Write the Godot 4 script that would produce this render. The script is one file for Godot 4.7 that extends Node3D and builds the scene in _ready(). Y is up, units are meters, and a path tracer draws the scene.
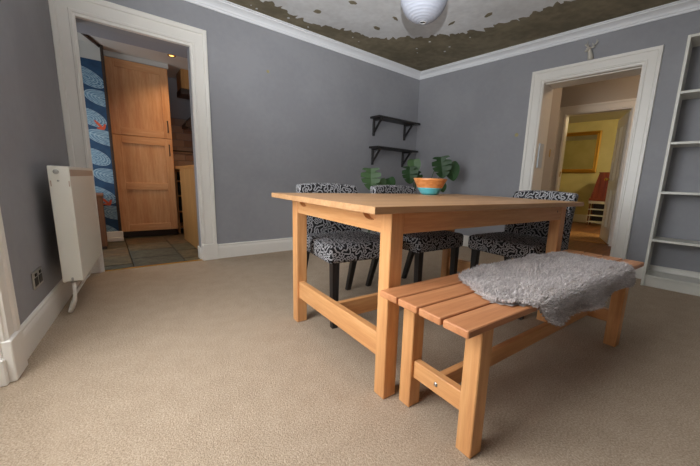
extends Node3D

# ---------------------------------------------------------------- measured frame of the room (metres, y up)
# The wall with the kitchen doorway lies on z = 0 and runs along x; the wall with the hall doorway leaves the corner at the origin,
# turned by WALL_R; the wall with the radiator starts at LX, turned by WALL_L.
const WALL_R := 0.0738
const WALL_L := -0.1034
const LX := -3.841
const CEIL := 2.36
const FRONT_Z := 5.4
const EYE := Vector3(-3.6566, 0.8172, 3.3884)
const TABLE_AT := Vector3(-3.0087, 0, 2.6315)
const TABLE_TURN := -0.0584
const BENCH_AT := Vector3(-2.9712, 0, 2.9719)
const BENCH_TURN := -0.0572

var M := {}
var used := {}
var rng := RandomNumberGenerator.new()

func _ready():
	rng.seed = 7
	# ---- camera
	var cam := Camera3D.new()
	cam.name = "camera"
	cam.projection = Camera3D.PROJECTION_FRUSTUM
	cam.near = 0.05
	cam.far = 100.0
	cam.size = 2.0 * 0.05 * 233.0 / 319.09
	cam.frustum_offset = Vector2(-19.529, 5.882) / 319.09 * 0.05
	add_child(cam)
	cam.transform = Transform3D(Basis.from_euler(Vector3(-0.1775, -0.694, 0.0349), EULER_ORDER_YXZ), EYE)
	cam.current = true
	# ---- sky and exposure
	var env := Environment.new()
	env.background_mode = Environment.BG_SKY
	var sm := ProceduralSkyMaterial.new()
	sm.sky_top_color = Color(0.62, 0.72, 0.86)
	sm.sky_horizon_color = Color(0.86, 0.9, 0.95)
	sm.ground_bottom_color = Color(0.3, 0.3, 0.27)
	sm.ground_horizon_color = Color(0.62, 0.63, 0.6)
	var sky := Sky.new()
	sky.sky_material = sm
	env.sky = sky
	env.background_energy_multiplier = 1.0
	env.tonemap_mode = Environment.TONE_MAPPER_LINEAR
	env.tonemap_exposure = 1.0
	env.sdfgi_enabled = true
	env.ssao_enabled = true
	env.ssil_enabled = true
	var we := WorldEnvironment.new()
	we.name = "world_environment"
	we.environment = env
	add_child(we)
	# ---- daylight entering by the garden window in the left wall and by the kitchen window
	area_light("garden_window_daylight", wl(2.3, 1.39, -0.27), WALL_L + PI / 2, Vector2(1.2, 1.36), Color(0.97, 0.985, 1.0), 5.4)
	area_light("kitchen_door_daylight", Vector3(-4.33, 0.95, -0.92), PI / 2, Vector2(0.7, 1.5), Color(0.95, 0.98, 1.0), 0.95)
	# ---- the photographer's flash, on top of the camera, its head tilted up at the ceiling
	var fl := SpotLight3D.new()
	fl.name = "camera_flash"
	fl.light_color = Color(0.96, 0.98, 1.0)
	fl.light_energy = 7.8
	fl.light_size = 0.015
	fl.spot_range = 14.0
	fl.spot_attenuation = 2.0
	fl.spot_angle = 45.0
	fl.spot_angle_attenuation = 1.0
	fl.shadow_enabled = true
	add_child(fl)
	fl.look_at_from_position(Vector3(-3.685, 1.04, 3.395), Vector3(-3.685, 1.04, 3.395) + Vector3(0.54 * 0.77, 0.64, -0.84 * 0.77))

	make_materials()
	build_shell()
	build_openings()
	build_kitchen()
	build_hall()
	build_table()
	build_bench()
	build_chairs()
	build_bookcase()
	build_radiator()
	build_wall_things()
	build_lantern()
	build_plants()
	build_bowl()

# ---------------------------------------------------------------- frames
func wl(z: float, y: float, o: float) -> Vector3:   # a point on the left wall: along it, height, out into the room
	return Vector3(LX + sin(WALL_L) * z + cos(WALL_L) * o, y, cos(WALL_L) * z - sin(WALL_L) * o)
func wr(z: float, y: float, o: float) -> Vector3:   # the same on the right wall
	return Vector3(sin(WALL_R) * z - cos(WALL_R) * o, y, cos(WALL_R) * z + sin(WALL_R) * o)

func area_light(called: String, at: Vector3, turn: float, size: Vector2, col: Color, energy: float):
	var l := AreaLight3D.new()
	l.name = called
	l.area_size = size
	l.light_color = col
	l.light_energy = energy
	l.area_range = 14.0
	l.area_attenuation = 2.0
	l.shadow_enabled = true
	add_child(l)
	l.transform = Transform3D(Basis(Vector3.UP, turn + PI), at)

# ---------------------------------------------------------------- nodes
func numbered(called: String) -> String:
	var n: int = used.get(called, 0)
	used[called] = n + 1
	return called if n == 0 else "%s_%03d" % [called, n]

func thing(called: String, label: String, category: String, at := Vector3.ZERO, turn := 0.0, group := "") -> Node3D:
	var o := Node3D.new()
	o.name = numbered(called)
	add_child(o)
	o.position = at
	o.rotation.y = turn
	o.set_meta("label", label)
	o.set_meta("category", category)
	if group != "":
		o.set_meta("group", group)
	return o

func frame(called: String, label: String, at := Vector3.ZERO, turn := 0.0) -> Node3D:   # a piece of the setting made of parts
	var o := Node3D.new()
	o.name = called
	add_child(o)
	o.position = at
	o.rotation.y = turn
	o.set_meta("label", label)
	o.set_meta("kind", "structure")
	return o

func obj(called: String, mesh: Mesh, mat: Material, parent: Node = self, at := Vector3.ZERO, rot := Vector3.ZERO) -> MeshInstance3D:
	var o := MeshInstance3D.new()
	o.name = numbered(called) if parent == self else called
	o.mesh = mesh
	o.material_override = mat
	o.cast_shadow = GeometryInstance3D.SHADOW_CASTING_SETTING_ON
	parent.add_child(o, true)
	o.position = at
	o.rotation = rot
	return o

func shell(called: String, label: String, mesh: Mesh, mat: Material, at := Vector3.ZERO, turn := 0.0) -> MeshInstance3D:
	var o := obj(called, mesh, mat, self, at, Vector3(0, turn, 0))
	o.set_meta("kind", "structure")
	o.set_meta("label", label)
	return o

func tag(o: Node, label: String, category: String, group := ""):
	o.set_meta("label", label)
	o.set_meta("category", category)
	if group != "":
		o.set_meta("group", group)

func box(parent: Node, called: String, lo: Vector3, hi: Vector3, mat: Material, ch := 0.002) -> MeshInstance3D:   # a chamfered block from corner to corner
	return obj(called, bevel_box(hi - lo, ch), mat, parent, (lo + hi) * 0.5)

# ---------------------------------------------------------------- meshes
func new_st() -> SurfaceTool:
	var st := SurfaceTool.new()
	st.begin(Mesh.PRIMITIVE_TRIANGLES)
	return st

func tri(st: SurfaceTool, a: Vector3, b: Vector3, c: Vector3, out: Vector3):   # flat triangle whose front looks along out
	var n := (b - a).cross(c - a)
	if n.length_squared() < 1e-16:
		return
	n = n.normalized()
	if n.dot(out) < 0:
		n = -n
		var t := b
		b = c
		c = t
	# now (b-a)x(c-a) looks outward: clockwise order is a, c, b
	for p in [a, c, b]:
		st.set_normal(n)
		st.set_uv(Vector2(p.x, p.y))
		st.add_vertex(p)

func quad(st: SurfaceTool, a: Vector3, b: Vector3, c: Vector3, d: Vector3, out: Vector3):
	tri(st, a, b, c, out)
	tri(st, a, c, d, out)

var box_cache := {}
func bevel_box(size: Vector3, ch := 0.002) -> ArrayMesh:
	var key := "%.4f %.4f %.4f %.4f" % [size.x, size.y, size.z, ch]
	if box_cache.has(key):
		return box_cache[key]
	var st := new_st()
	add_bevel_box(st, Vector3.ZERO, size, ch)
	var m := st.commit()
	box_cache[key] = m
	return m

func add_bevel_box(st: SurfaceTool, at: Vector3, size: Vector3, ch: float, basis := Basis.IDENTITY):
	var h := size * 0.5
	ch = minf(ch, 0.45 * minf(h.x, minf(h.y, h.z)) * 2.0)
	var P := func(sx, sy, sz, ax):
		var v := Vector3(sx * h.x, sy * h.y, sz * h.z)
		for k in 3:
			if k != ax:
				v[k] -= signf(v[k]) * ch
		return at + basis * v
	var s := [-1.0, 1.0]
	for x in s:
		quad(st, P.call(x, -1.0, -1.0, 0), P.call(x, 1.0, -1.0, 0), P.call(x, 1.0, 1.0, 0), P.call(x, -1.0, 1.0, 0), basis * Vector3(x, 0, 0))
		quad(st, P.call(-1.0, x, -1.0, 1), P.call(1.0, x, -1.0, 1), P.call(1.0, x, 1.0, 1), P.call(-1.0, x, 1.0, 1), basis * Vector3(0, x, 0))
		quad(st, P.call(-1.0, -1.0, x, 2), P.call(1.0, -1.0, x, 2), P.call(1.0, 1.0, x, 2), P.call(-1.0, 1.0, x, 2), basis * Vector3(0, 0, x))
		for y in s:
			quad(st, P.call(x, y, -1.0, 0), P.call(x, y, 1.0, 0), P.call(x, y, 1.0, 1), P.call(x, y, -1.0, 1), basis * Vector3(x, y, 0))
			quad(st, P.call(x, -1.0, y, 0), P.call(x, 1.0, y, 0), P.call(x, 1.0, y, 2), P.call(x, -1.0, y, 2), basis * Vector3(x, 0, y))
			quad(st, P.call(-1.0, x, y, 1), P.call(1.0, x, y, 1), P.call(1.0, x, y, 2), P.call(-1.0, x, y, 2), basis * Vector3(0, x, y))
			for z in s:
				tri(st, P.call(x, y, z, 0), P.call(x, y, z, 1), P.call(x, y, z, 2), basis * Vector3(x, y, z))

func boxes(list: Array, ch := 0.0005) -> ArrayMesh:   # several blocks [lo, hi] in one mesh
	var st := new_st()
	for b in list:
		var lo: Vector3 = b[0]
		var hi: Vector3 = b[1]
		add_bevel_box(st, (lo + hi) * 0.5, hi - lo, ch)
	return st.commit()

func extrude(poly: PackedVector2Array, lo: float, hi: float, to: Callable) -> ArrayMesh:   # polygon in (a, b), pulled from lo to hi; to(a, b, h) places a point
	var st := new_st()
	var ids := Geometry2D.triangulate_polygon(poly)
	var up: Vector3 = (to.call(0.0, 0.0, 1.0) - to.call(0.0, 0.0, 0.0))
	for k in range(0, ids.size(), 3):
		var a := poly[ids[k]]
		var b := poly[ids[k + 1]]
		var c := poly[ids[k + 2]]
		tri(st, to.call(a.x, a.y, hi), to.call(b.x, b.y, hi), to.call(c.x, c.y, hi), up)
		tri(st, to.call(a.x, a.y, lo), to.call(b.x, b.y, lo), to.call(c.x, c.y, lo), -up)
	var ccw := not Geometry2D.is_polygon_clockwise(poly)
	for k in poly.size():
		var a := poly[k]
		var b := poly[(k + 1) % poly.size()]
		var n := Vector2(b.y - a.y, a.x - b.x) * (1.0 if ccw else -1.0)
		var mid := (a + b) * 0.5
		var out: Vector3 = to.call(mid.x + n.x, mid.y + n.y, lo) - to.call(mid.x, mid.y, lo)
		quad(st, to.call(a.x, a.y, lo), to.call(b.x, b.y, lo), to.call(b.x, b.y, hi), to.call(a.x, a.y, hi), out)
	return st.commit()

func grid(nu: int, nv: int, pos: Callable, closed_u := false) -> ArrayMesh:   # smooth surface through pos(i, j)
	var st := new_st()
	st.set_smooth_group(0)
	var w := nu if closed_u else nu + 1
	for j in nv + 1:
		for i in w:
			st.set_uv(Vector2(float(i) / nu, float(j) / nv))
			st.add_vertex(pos.call(i, j))
	for j in nv:
		for i in nu:
			var a := j * w + i
			var b := j * w + (i + 1) % w
			var c := a + w
			var d := b + w
			for k in [a, c, b, b, c, d]:
				st.add_index(k)
	st.generate_normals()
	return st.commit()

func lathe(profile: Array, n := 32) -> ArrayMesh:   # profile of (radius, height), bottom to top on the outside
	return grid(n, profile.size() - 1, func(i, j):
		var p: Vector2 = profile[j]
		var a: float = TAU * i / n
		return Vector3(cos(a) * p.x, p.y, sin(a) * p.x), true)

func tube(path: Array, radii: Array, n := 8) -> ArrayMesh:
	var st := new_st()
	add_tube(st, path, radii, n)
	st.generate_normals()
	return st.commit()

var tube_base := 0
func add_tube(st: SurfaceTool, path: Array, radii: Array, n := 8, start := 0) -> int:
	var cnt := path.size()
	var up := Vector3.UP
	var idx := start
	for k in cnt:
		var a: Vector3 = path[maxi(k - 1, 0)]
		var b: Vector3 = path[mini(k + 1, cnt - 1)]
		var t := (b - a).normalized()
		var s := t.cross(up)
		if s.length() < 0.05:
			s = t.cross(Vector3.RIGHT)
		s = s.normalized()
		var q := s.cross(t).normalized()
		up = q
		for i in n:
			var ang := TAU * i / n
			var r: float = radii[mini(k, radii.size() - 1)]
			st.add_vertex(path[k] + (s * cos(ang) + q * sin(ang)) * r)
	for k in cnt - 1:
		for i in n:
			var a := start + k * n + i
			var b := start + k * n + (i + 1) % n
			for v in [a, a + n, b, b, a + n, b + n]:
				st.add_index(v)
	idx = start + cnt * n
	st.add_vertex(path[0])
	st.add_vertex(path[cnt - 1])
	for i in n:
		for v in [idx, start + i, start + (i + 1) % n]:
			st.add_index(v)
		for v in [idx + 1, start + (cnt - 1) * n + (i + 1) % n, start + (cnt - 1) * n + i]:
			st.add_index(v)
	return idx + 2

func round_box(size: Vector3, r: float, warp = null, mid := 6) -> ArrayMesh:   # soft upholstered block
	var h := size * 0.5
	var ax := []
	for k in 3:
		var l := []
		for i in 5:
			l.append(-h[k] + r * (1.0 - tan(PI / 4 * (1.0 - i / 4.0))))
		for i in range(1, mid):
			l.append(lerpf(-h[k] + r, h[k] - r, float(i) / mid))
		for i in 5:
			l.append(h[k] - r * (1.0 - tan(PI / 4 * i / 4.0)))
		ax.append(l)
	var st := new_st()
	var base := 0
	for k in 3:
		var a := (k + 1) % 3
		var b := (k + 2) % 3
		for sgn in [-1.0, 1.0]:
			var na: int = ax[a].size()
			var nb: int = ax[b].size()
			for j in nb:
				for i in na:
					var p := Vector3.ZERO
					p[k] = sgn * h[k]
					p[a] = ax[a][i]
					p[b] = ax[b][j]
					var inner := p.clamp(-h + Vector3.ONE * r, h - Vector3.ONE * r)
					var d := (p - inner).normalized()
					var v := inner + d * r
					if warp != null:
						v = warp.call(v)
					st.set_normal(d)
					st.add_vertex(v)
			for j in nb - 1:
				for i in na - 1:
					var q := base + j * na + i
					var f := [q, q + na, q + 1, q + 1, q + na, q + na + 1]
					if sgn < 0:
						f.reverse()
					for v in f:
						st.add_index(v)
			base += na * nb
	return st.commit()

# a moulding around three sides of an opening, mitred; profile of (distance outwards from the edge, thickness)
func casing(u0: float, u1: float, top: float, profile: Array, to: Callable, head := 1.0) -> ArrayMesh:
	var st := new_st()
	for k in profile.size() - 1:
		var p: Vector2 = profile[k]
		var q: Vector2 = profile[k + 1]
		var line := func(w: float, d: float):
			return [to.call(u0 - w, 0.0, d), to.call(u0 - w, top + w * head, d), to.call(u1 + w, top + w * head, d), to.call(u1 + w, 0.0, d)]
		var A: Array = line.call(p.x, p.y)
		var B: Array = line.call(q.x, q.y)
		var nw := -(q.y - p.y)
		var nd := q.x - p.x
		var outs := [to.call(u0 - nw, 0.0, nd) - to.call(u0, 0.0, 0.0), to.call(u0, nw, nd) - to.call(u0, 0.0, 0.0), to.call(u0 + nw, 0.0, nd) - to.call(u0, 0.0, 0.0)]
		for i in 3:
			quad(st, A[i], A[i + 1], B[i + 1], B[i], outs[i])
	return st.commit()

# a moulding along a path on the floor plan; profile of (height, out from the wall); left of the path is the room if side = 1
func run_trim(path: Array, profile: Array, side := 1.0) -> ArrayMesh:
	var st := new_st()
	var rows := []
	for p in profile:
		var row := []
		for k in path.size():
			var a: Vector2 = path[k]
			var n0 := Vector2.ZERO
			var n1 := Vector2.ZERO
			if k > 0:
				var d: Vector2 = (path[k] - path[k - 1]).normalized()
				n0 = Vector2(d.y, -d.x) * side
			if k < path.size() - 1:
				var d: Vector2 = (path[k + 1] - path[k]).normalized()
				n1 = Vector2(d.y, -d.x) * side
			if k == 0: n0 = n1
			if k == path.size() - 1: n1 = n0
			var m := (n0 + n1).normalized()
			var c: Vector2 = a + m * p.y / maxf(0.2, m.dot(n0))
			row.append(Vector3(c.x, p.x, c.y))
		rows.append(row)
	for i in profile.size() - 1:
		for k in path.size() - 1:
			var d: Vector2 = (path[k + 1] - path[k]).normalized()
			var n := Vector2(d.y, -d.x) * side
			var dh: float = profile[i + 1].x - profile[i].x
			var dw: float = profile[i + 1].y - profile[i].y
			var out := Vector3(n.x * dh, -dw, n.y * dh)
			if dh == 0.0:
				out = Vector3(0, -dw, 0)
			quad(st, rows[i][k], rows[i][k + 1], rows[i + 1][k + 1], rows[i + 1][k], out)
	for e in [0, path.size() - 1]:   # end caps
		var o: Vector2 = (path[0] - path[1]) if e == 0 else (path[e] - path[e - 1])
		for i in range(1, profile.size() - 1):
			tri(st, rows[0][e], rows[i][e], rows[i + 1][e], Vector3(o.x, 0, o.y))
	return st.commit()

# ---------------------------------------------------------------- materials
func noise_bytes(w: int, h: int, freq: float, octaves: int, sd: int, kind := FastNoiseLite.TYPE_SIMPLEX_SMOOTH) -> PackedByteArray:
	var n := FastNoiseLite.new()
	n.noise_type = kind
	n.seed = sd
	n.frequency = freq
	n.fractal_octaves = octaves
	n.fractal_type = FastNoiseLite.FRACTAL_FBM if octaves > 1 else FastNoiseLite.FRACTAL_NONE
	var im := n.get_seamless_image(w, h)
	im.convert(Image.FORMAT_L8)
	return im.get_data()

func ramp_tex(w: int, layers: Array, stops: Array) -> ImageTexture:   # layers [[freq, octaves, weight], ...] mixed, then looked up in colour stops [[t, colour], ...]
	var acc := PackedFloat32Array()
	acc.resize(w * w)
	var total := 0.0
	var sd := 11
	for l in layers:
		var b := noise_bytes(w, w, l[0], l[1], sd)
		sd += 13
		var k: float = l[2]
		total += k
		for i in w * w:
			acc[i] += b[i] * k
	var lut := []
	for i in 256:
		var t := i / 255.0
		var c: Color = stops[0][1]
		for s in stops.size() - 1:
			if t >= stops[s][0]:
				var f: float = clampf((t - stops[s][0]) / (stops[s + 1][0] - stops[s][0]), 0, 1)
				c = (stops[s][1] as Color).lerp(stops[s + 1][1], f)
		lut.append(c)
	var out := PackedByteArray()
	out.resize(w * w * 3)
	for i in w * w:
		var c: Color = lut[clampi(int(acc[i] / total), 0, 255)]
		out[i * 3] = c.r8
		out[i * 3 + 1] = c.g8
		out[i * 3 + 2] = c.b8
	var im := Image.create_from_data(w, w, false, Image.FORMAT_RGB8, out)
	im.generate_mipmaps()
	return ImageTexture.create_from_image(im)

func grey_tex(w: int, freq: float, octaves: int, sd: int, kind := FastNoiseLite.TYPE_SIMPLEX_SMOOTH) -> ImageTexture:
	var im := Image.create_from_data(w, w, false, Image.FORMAT_L8, noise_bytes(w, w, freq, octaves, sd, kind))
	im.generate_mipmaps()
	return ImageTexture.create_from_image(im)

func mat(col: Color, rough := 0.6, metal := 0.0) -> StandardMaterial3D:
	var m := StandardMaterial3D.new()
	m.albedo_color = col
	m.roughness = rough
	m.metallic = metal
	return m

func tri_mat(tex: Texture2D, scale: Vector3, rough := 0.6, world := false, tint := Color.WHITE) -> StandardMaterial3D:
	var m := mat(tint, rough)
	m.albedo_texture = tex
	m.uv1_triplanar = true
	m.uv1_world_triplanar = world
	m.uv1_scale = scale
	m.uv1_triplanar_sharpness = 8.0
	return m

func relief(m: StandardMaterial3D, tex: Texture2D, cm: float):
	m.heightmap_enabled = true
	m.heightmap_texture = tex
	m.heightmap_scale = cm

func c8(r: int, g: int, b: int) -> Color:
	return Color8(r, g, b)

func squiggle_tex(w: int) -> ImageTexture:   # black cloth printed with white meandering lines
	var n := FastNoiseLite.new()
	n.noise_type = FastNoiseLite.TYPE_SIMPLEX_SMOOTH
	n.seed = 5
	n.frequency = 0.021
	n.fractal_type = FastNoiseLite.FRACTAL_NONE
	var f := PackedFloat32Array()
	f.resize((w + 1) * (w + 1))
	for y in w + 1:
		for x in w + 1:
			f[y * (w + 1) + x] = n.get_noise_2d(x, y)
	var out := PackedByteArray()
	out.resize(w * w * 3)
	for y in w:
		for x in w:
			var i := y * (w + 1) + x
			var v := f[i]
			var gx := f[i + 1] - v
			var gy := f[i + w + 1] - v
			var g := sqrt(gx * gx + gy * gy) + 0.003
			var d := minf(absf(v - 0.22), absf(v + 0.22)) / g
			var k := clampf(2.3 - d, 0.0, 1.0)
			var o := (y * w + x) * 3
			out[o] = int(lerpf(16, 205, k))
			out[o + 1] = int(lerpf(16, 203, k))
			out[o + 2] = int(lerpf(19, 205, k))
	var im := Image.create_from_data(w, w, false, Image.FORMAT_RGB8, out)
	im.generate_mipmaps()
	return ImageTexture.create_from_image(im)

func wood_set(key: String, stops: Array, rough: float, coarse := 9.0):
	var t := ramp_tex(512, [[0.006, 3, 1.0], [0.03, 3, 0.8], [0.11, 2, 0.5]], stops)
	M[key + "_x"] = tri_mat(t, Vector3(0.5, coarse, coarse) * 0.4, rough)
	M[key + "_y"] = tri_mat(t, Vector3(coarse, 0.5, coarse) * 0.4, rough)
	M[key + "_z"] = tri_mat(t, Vector3(coarse, coarse, 0.5) * 0.4, rough)

func make_materials():
	# painted walls: cool mid grey with faint roller texture
	var wt := ramp_tex(512, [[0.004, 3, 1.0], [0.05, 2, 0.35]], [[0.3, c8(149, 149, 153)], [0.7, c8(156, 156, 160)]])
	M.wall = tri_mat(wt, Vector3.ONE * 0.5, 0.62, true)
	relief(M.wall, grey_tex(512, 0.09, 3, 3), 0.03)
	M.white = mat(c8(238, 234, 226), 0.38)
	M.cornice = mat(c8(240, 241, 243), 0.6)
	M.ceiling_brown = tri_mat(ramp_tex(512, [[0.005, 4, 1.0], [0.03, 3, 0.7]], [[0.25, c8(112, 102, 80)], [0.75, c8(142, 131, 106)]]), Vector3.ONE * 0.6, 0.85, true)
	M.ceiling_white = tri_mat(ramp_tex(512, [[0.006, 4, 1.0], [0.04, 3, 0.6]], [[0.25, c8(208, 207, 206)], [0.75, c8(226, 226, 226)]]), Vector3.ONE * 0.6, 0.85, true)
	relief(M.ceiling_white, grey_tex(512, 0.03, 4, 31), 0.15)
	# carpet: beige twisted pile
	var ct := ramp_tex(1024, [[0.008, 3, 0.18], [0.12, 2, 1.0], [0.3, 2, 1.0]], [[0.22, c8(140, 120, 99)], [0.5, c8(175, 155, 132)], [0.78, c8(200, 181, 159)]])
	M.carpet = tri_mat(ct, Vector3.ONE * 0.9, 0.97, true)
	relief(M.carpet, grey_tex(1024, 0.2, 2, 77), 0.2)
	wood_set("birch", [[0.25, c8(206, 144, 90)], [0.5, c8(219, 160, 103)], [0.75, c8(229, 176, 122)]], 0.42)
	wood_set("pale", [[0.25, c8(178, 132, 90)], [0.5, c8(190, 146, 103)], [0.75, c8(203, 162, 120)]], 0.4)
	wood_set("slat", [[0.25, c8(186, 122, 79)], [0.5, c8(200, 137, 92)], [0.75, c8(213, 152, 108)]], 0.42)
	wood_set("oak", [[0.25, c8(160, 114, 62)], [0.5, c8(176, 130, 76)], [0.75, c8(190, 146, 92)]], 0.4)
	wood_set("alder", [[0.25, c8(206, 146, 98)], [0.5, c8(218, 164, 116)], [0.75, c8(228, 180, 136)]], 0.35, 6.0)
	wood_set("mahogany", [[0.25, c8(92, 36, 22)], [0.5, c8(122, 52, 32)], [0.75, c8(142, 66, 40)]], 0.35)
	wood_set("brown", [[0.25, c8(98, 60, 36)], [0.5, c8(120, 76, 46)], [0.75, c8(138, 90, 58)]], 0.5)
	M.dark_wood = mat(c8(58, 44, 36), 0.5)
	M.black = mat(c8(30, 28, 28), 0.45)
	M.black_leg = tri_mat(ramp_tex(256, [[0.02, 3, 1.0]], [[0.3, c8(30, 28, 27)], [0.7, c8(46, 43, 41)]]), Vector3(8, 1, 8), 0.4)
	M.squiggle = tri_mat(squiggle_tex(1024), Vector3.ONE * 1.4, 0.85)
	M.squiggle.uv1_offset = Vector3(0.5, 0.5, 0.5)
	M.shelf_white = mat(c8(222, 220, 210), 0.4)
	M.radiator = mat(c8(243, 240, 228), 0.3)
	M.grille = mat(c8(200, 172, 150), 0.5)
	M.steel = mat(c8(188, 186, 180), 0.3, 0.9)
	M.brass = mat(c8(222, 180, 92), 0.22, 0.95)
	M.gold = mat(c8(226, 176, 84), 0.3, 0.85)
	M.mirror = mat(c8(235, 235, 232), 0.03, 1.0)
	M.plastic = mat(c8(226, 226, 222), 0.35)
	M.grey_plastic = mat(c8(120, 124, 130), 0.4)
	M.finger_plate = mat(c8(206, 216, 226), 0.3)
	M.patch = mat(c8(176, 164, 120), 0.8)
	M.yellow_wall = tri_mat(ramp_tex(256, [[0.01, 3, 1.0]], [[0.3, c8(198, 188, 136)], [0.7, c8(208, 198, 146)]]), Vector3.ONE * 0.6, 0.7, true)
	M.hall_wall = mat(c8(190, 182, 172), 0.7)
	M.kitchen_wall = mat(c8(150, 152, 160), 0.65)
	M.kitchen_white = mat(c8(206, 206, 202), 0.65)
	M.tan_floor = tri_mat(ramp_tex(256, [[0.05, 3, 1.0]], [[0.3, c8(150, 106, 62)], [0.7, c8(182, 134, 84)]]), Vector3.ONE * 1.5, 0.9, true)
	M.slate = []
	for s in [[c8(66, 68, 56), c8(98, 96, 78)], [c8(84, 72, 54), c8(116, 94, 66)], [c8(60, 66, 60), c8(88, 94, 82)], [c8(78, 74, 58), c8(112, 102, 78)]]:
		var sm := tri_mat(ramp_tex(256, [[0.012, 4, 1.0], [0.06, 3, 0.6]], [[0.3, s[0]], [0.7, s[1]]]), Vector3.ONE * 2.2, 0.5, true)
		relief(sm, grey_tex(256, 0.03, 4, 41), 0.3)
		M.slate.append(sm)
	M.grout = mat(c8(70, 66, 58), 0.95)
	M.splash = [mat(c8(150, 130, 118), 0.3), mat(c8(138, 116, 104), 0.3), mat(c8(160, 142, 130), 0.3)]
	M.wallpaper = mat(Color.WHITE, 0.75)
	M.wallpaper.albedo_texture = wallpaper_tex()
	M.paper = mat(c8(160, 163, 173), 0.8)
	M.paper.backlight = Color(0.25, 0.25, 0.25)
	M.cream = mat(c8(206, 200, 188), 0.6)
	M.wire = mat(c8(214, 214, 214), 0.4)
	M.fleece = tri_mat(ramp_tex(256, [[0.02, 3, 1.0], [0.12, 2, 0.8]], [[0.3, c8(182, 170, 162)], [0.7, c8(220, 208, 200)]]), Vector3.ONE * 3.0, 0.95)
	M.fur = mat(Color.WHITE, 0.9)
	M.fur.vertex_color_use_as_albedo = true
	M.leaf = [mat(c8(50, 86, 42), 0.5), mat(c8(78, 108, 66), 0.5), mat(c8(44, 74, 38), 0.5)]
	for m in M.leaf:
		m.backlight = Color(0.12, 0.18, 0.08)
	M.stem = mat(c8(70, 96, 52), 0.5)
	M.pot = mat(c8(170, 168, 162), 0.6)
	M.soil = mat(c8(50, 38, 30), 0.95)
	M.bowl_wood = tri_mat(ramp_tex(256, [[0.02, 3, 1.0]], [[0.3, c8(208, 130, 70)], [0.7, c8(226, 152, 92)]]), Vector3(3, 9, 3), 0.35)
	M.turquoise = mat(c8(96, 190, 202), 0.35)
	M.glass = mat(Color(0.9, 0.95, 0.97, 0.06), 0.02)
	M.glass.transparency = BaseMaterial3D.TRANSPARENCY_ALPHA
	M.lamp_glow = mat(c8(255, 214, 150), 0.5)
	M.lamp_glow.emission_enabled = true
	M.lamp_glow.emission = Color(1.0, 0.72, 0.38)
	M.lamp_glow.emission_energy_multiplier = 4.0
	M.white_paint = M.ceiling_white

func wallpaper_tex() -> ImageTexture:   # blue paper printed with pale feathered leaves and small orange birds
	var w := 384
	var h := 1152
	var out := PackedByteArray()
	out.resize(w * h * 3)
	var n := FastNoiseLite.new()
	n.seed = 9
	n.frequency = 0.02
	var motifs := []
	for r in 9:
		for q in 2:
			motifs.append([Vector2(w * (0.3 + 0.55 * q + (0.1 if r % 2 else -0.06)), h * (r + 0.5 + 0.35 * q) / 9.0), 84.0 + 10.0 * sin(r * 2.3 + q), 46.0, -0.6 if (r + q) % 2 else -0.35])
	var blue := c8(28, 58, 92)
	var pale := c8(164, 190, 204)
	for y in h:
		for x in w:
			var c := blue.lerp(c8(44, 84, 118), n.get_noise_2d(x, y) * 0.5 + 0.5)
			for m in motifs:
				var d: Vector2 = Vector2(x, y) - m[0]
				if absf(d.y) > 110 or absf(d.x) > 115:
					continue
				d = d.rotated(m[3])
				var e := Vector2(d.x / m[1], d.y / m[2]).length()
				if e < 1.0:
					var a := atan2(d.y * 1.7, d.x + m[1])
					var veins := absf(fmod(absf(a) * 9.0 + d.x * 0.02, 1.0) - 0.5) * 2.0
					var ring := absf(fmod(e * 5.0, 1.0) - 0.5) * 2.0
					c = c8(54, 98, 134).lerp(pale, clampf(maxf(veins, ring) * 1.8 - 0.6, 0, 1))
					if e > 0.94:
						c = pale
			var o := (y * w + x) * 3
			out[o] = c.r8
			out[o + 1] = c.g8
			out[o + 2] = c.b8
	# birds: a body stroke with two wing strokes
	for b in [Vector2(345, 418), Vector2(335, 931), Vector2(120, 650), Vector2(60, 300)]:
		for s in [[Vector2(-24, -34), Vector2(12, 18), 7.0], [Vector2(12, 18), Vector2(20, -16), 6.0], [Vector2(12, 18), Vector2(-16, 12), 6.0]]:
			for k in 60:
				var p: Vector2 = b + (s[0] as Vector2).lerp(s[1], k / 59.0)
				var r: float = s[2] * (0.5 + 0.5 * sin(PI * k / 59.0))
				for yy in range(int(-r), int(r) + 1):
					for xx in range(int(-r), int(r) + 1):
						var px := int(p.x) + xx
						var py := int(p.y) + yy
						if xx * xx + yy * yy <= r * r and px >= 0 and px < w and py >= 0 and py < h:
							var o := (py * w + px) * 3
							out[o] = 206
							out[o + 1] = 88
							out[o + 2] = 58
	var im := Image.create_from_data(w, h, false, Image.FORMAT_RGB8, out)
	im.generate_mipmaps()
	return ImageTexture.create_from_image(im)

# ---------------------------------------------------------------- the room
const D1L := -3.7136
const D1R := -2.9628
const D1T := 1.936
const D2L := 1.7059
const D2R := 2.5388
const D2T := 1.9415
const WIN0 := 1.655
const WIN1 := 2.95
const WINT := 2.12
const TA := 0.14
const TB := 0.30

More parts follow.
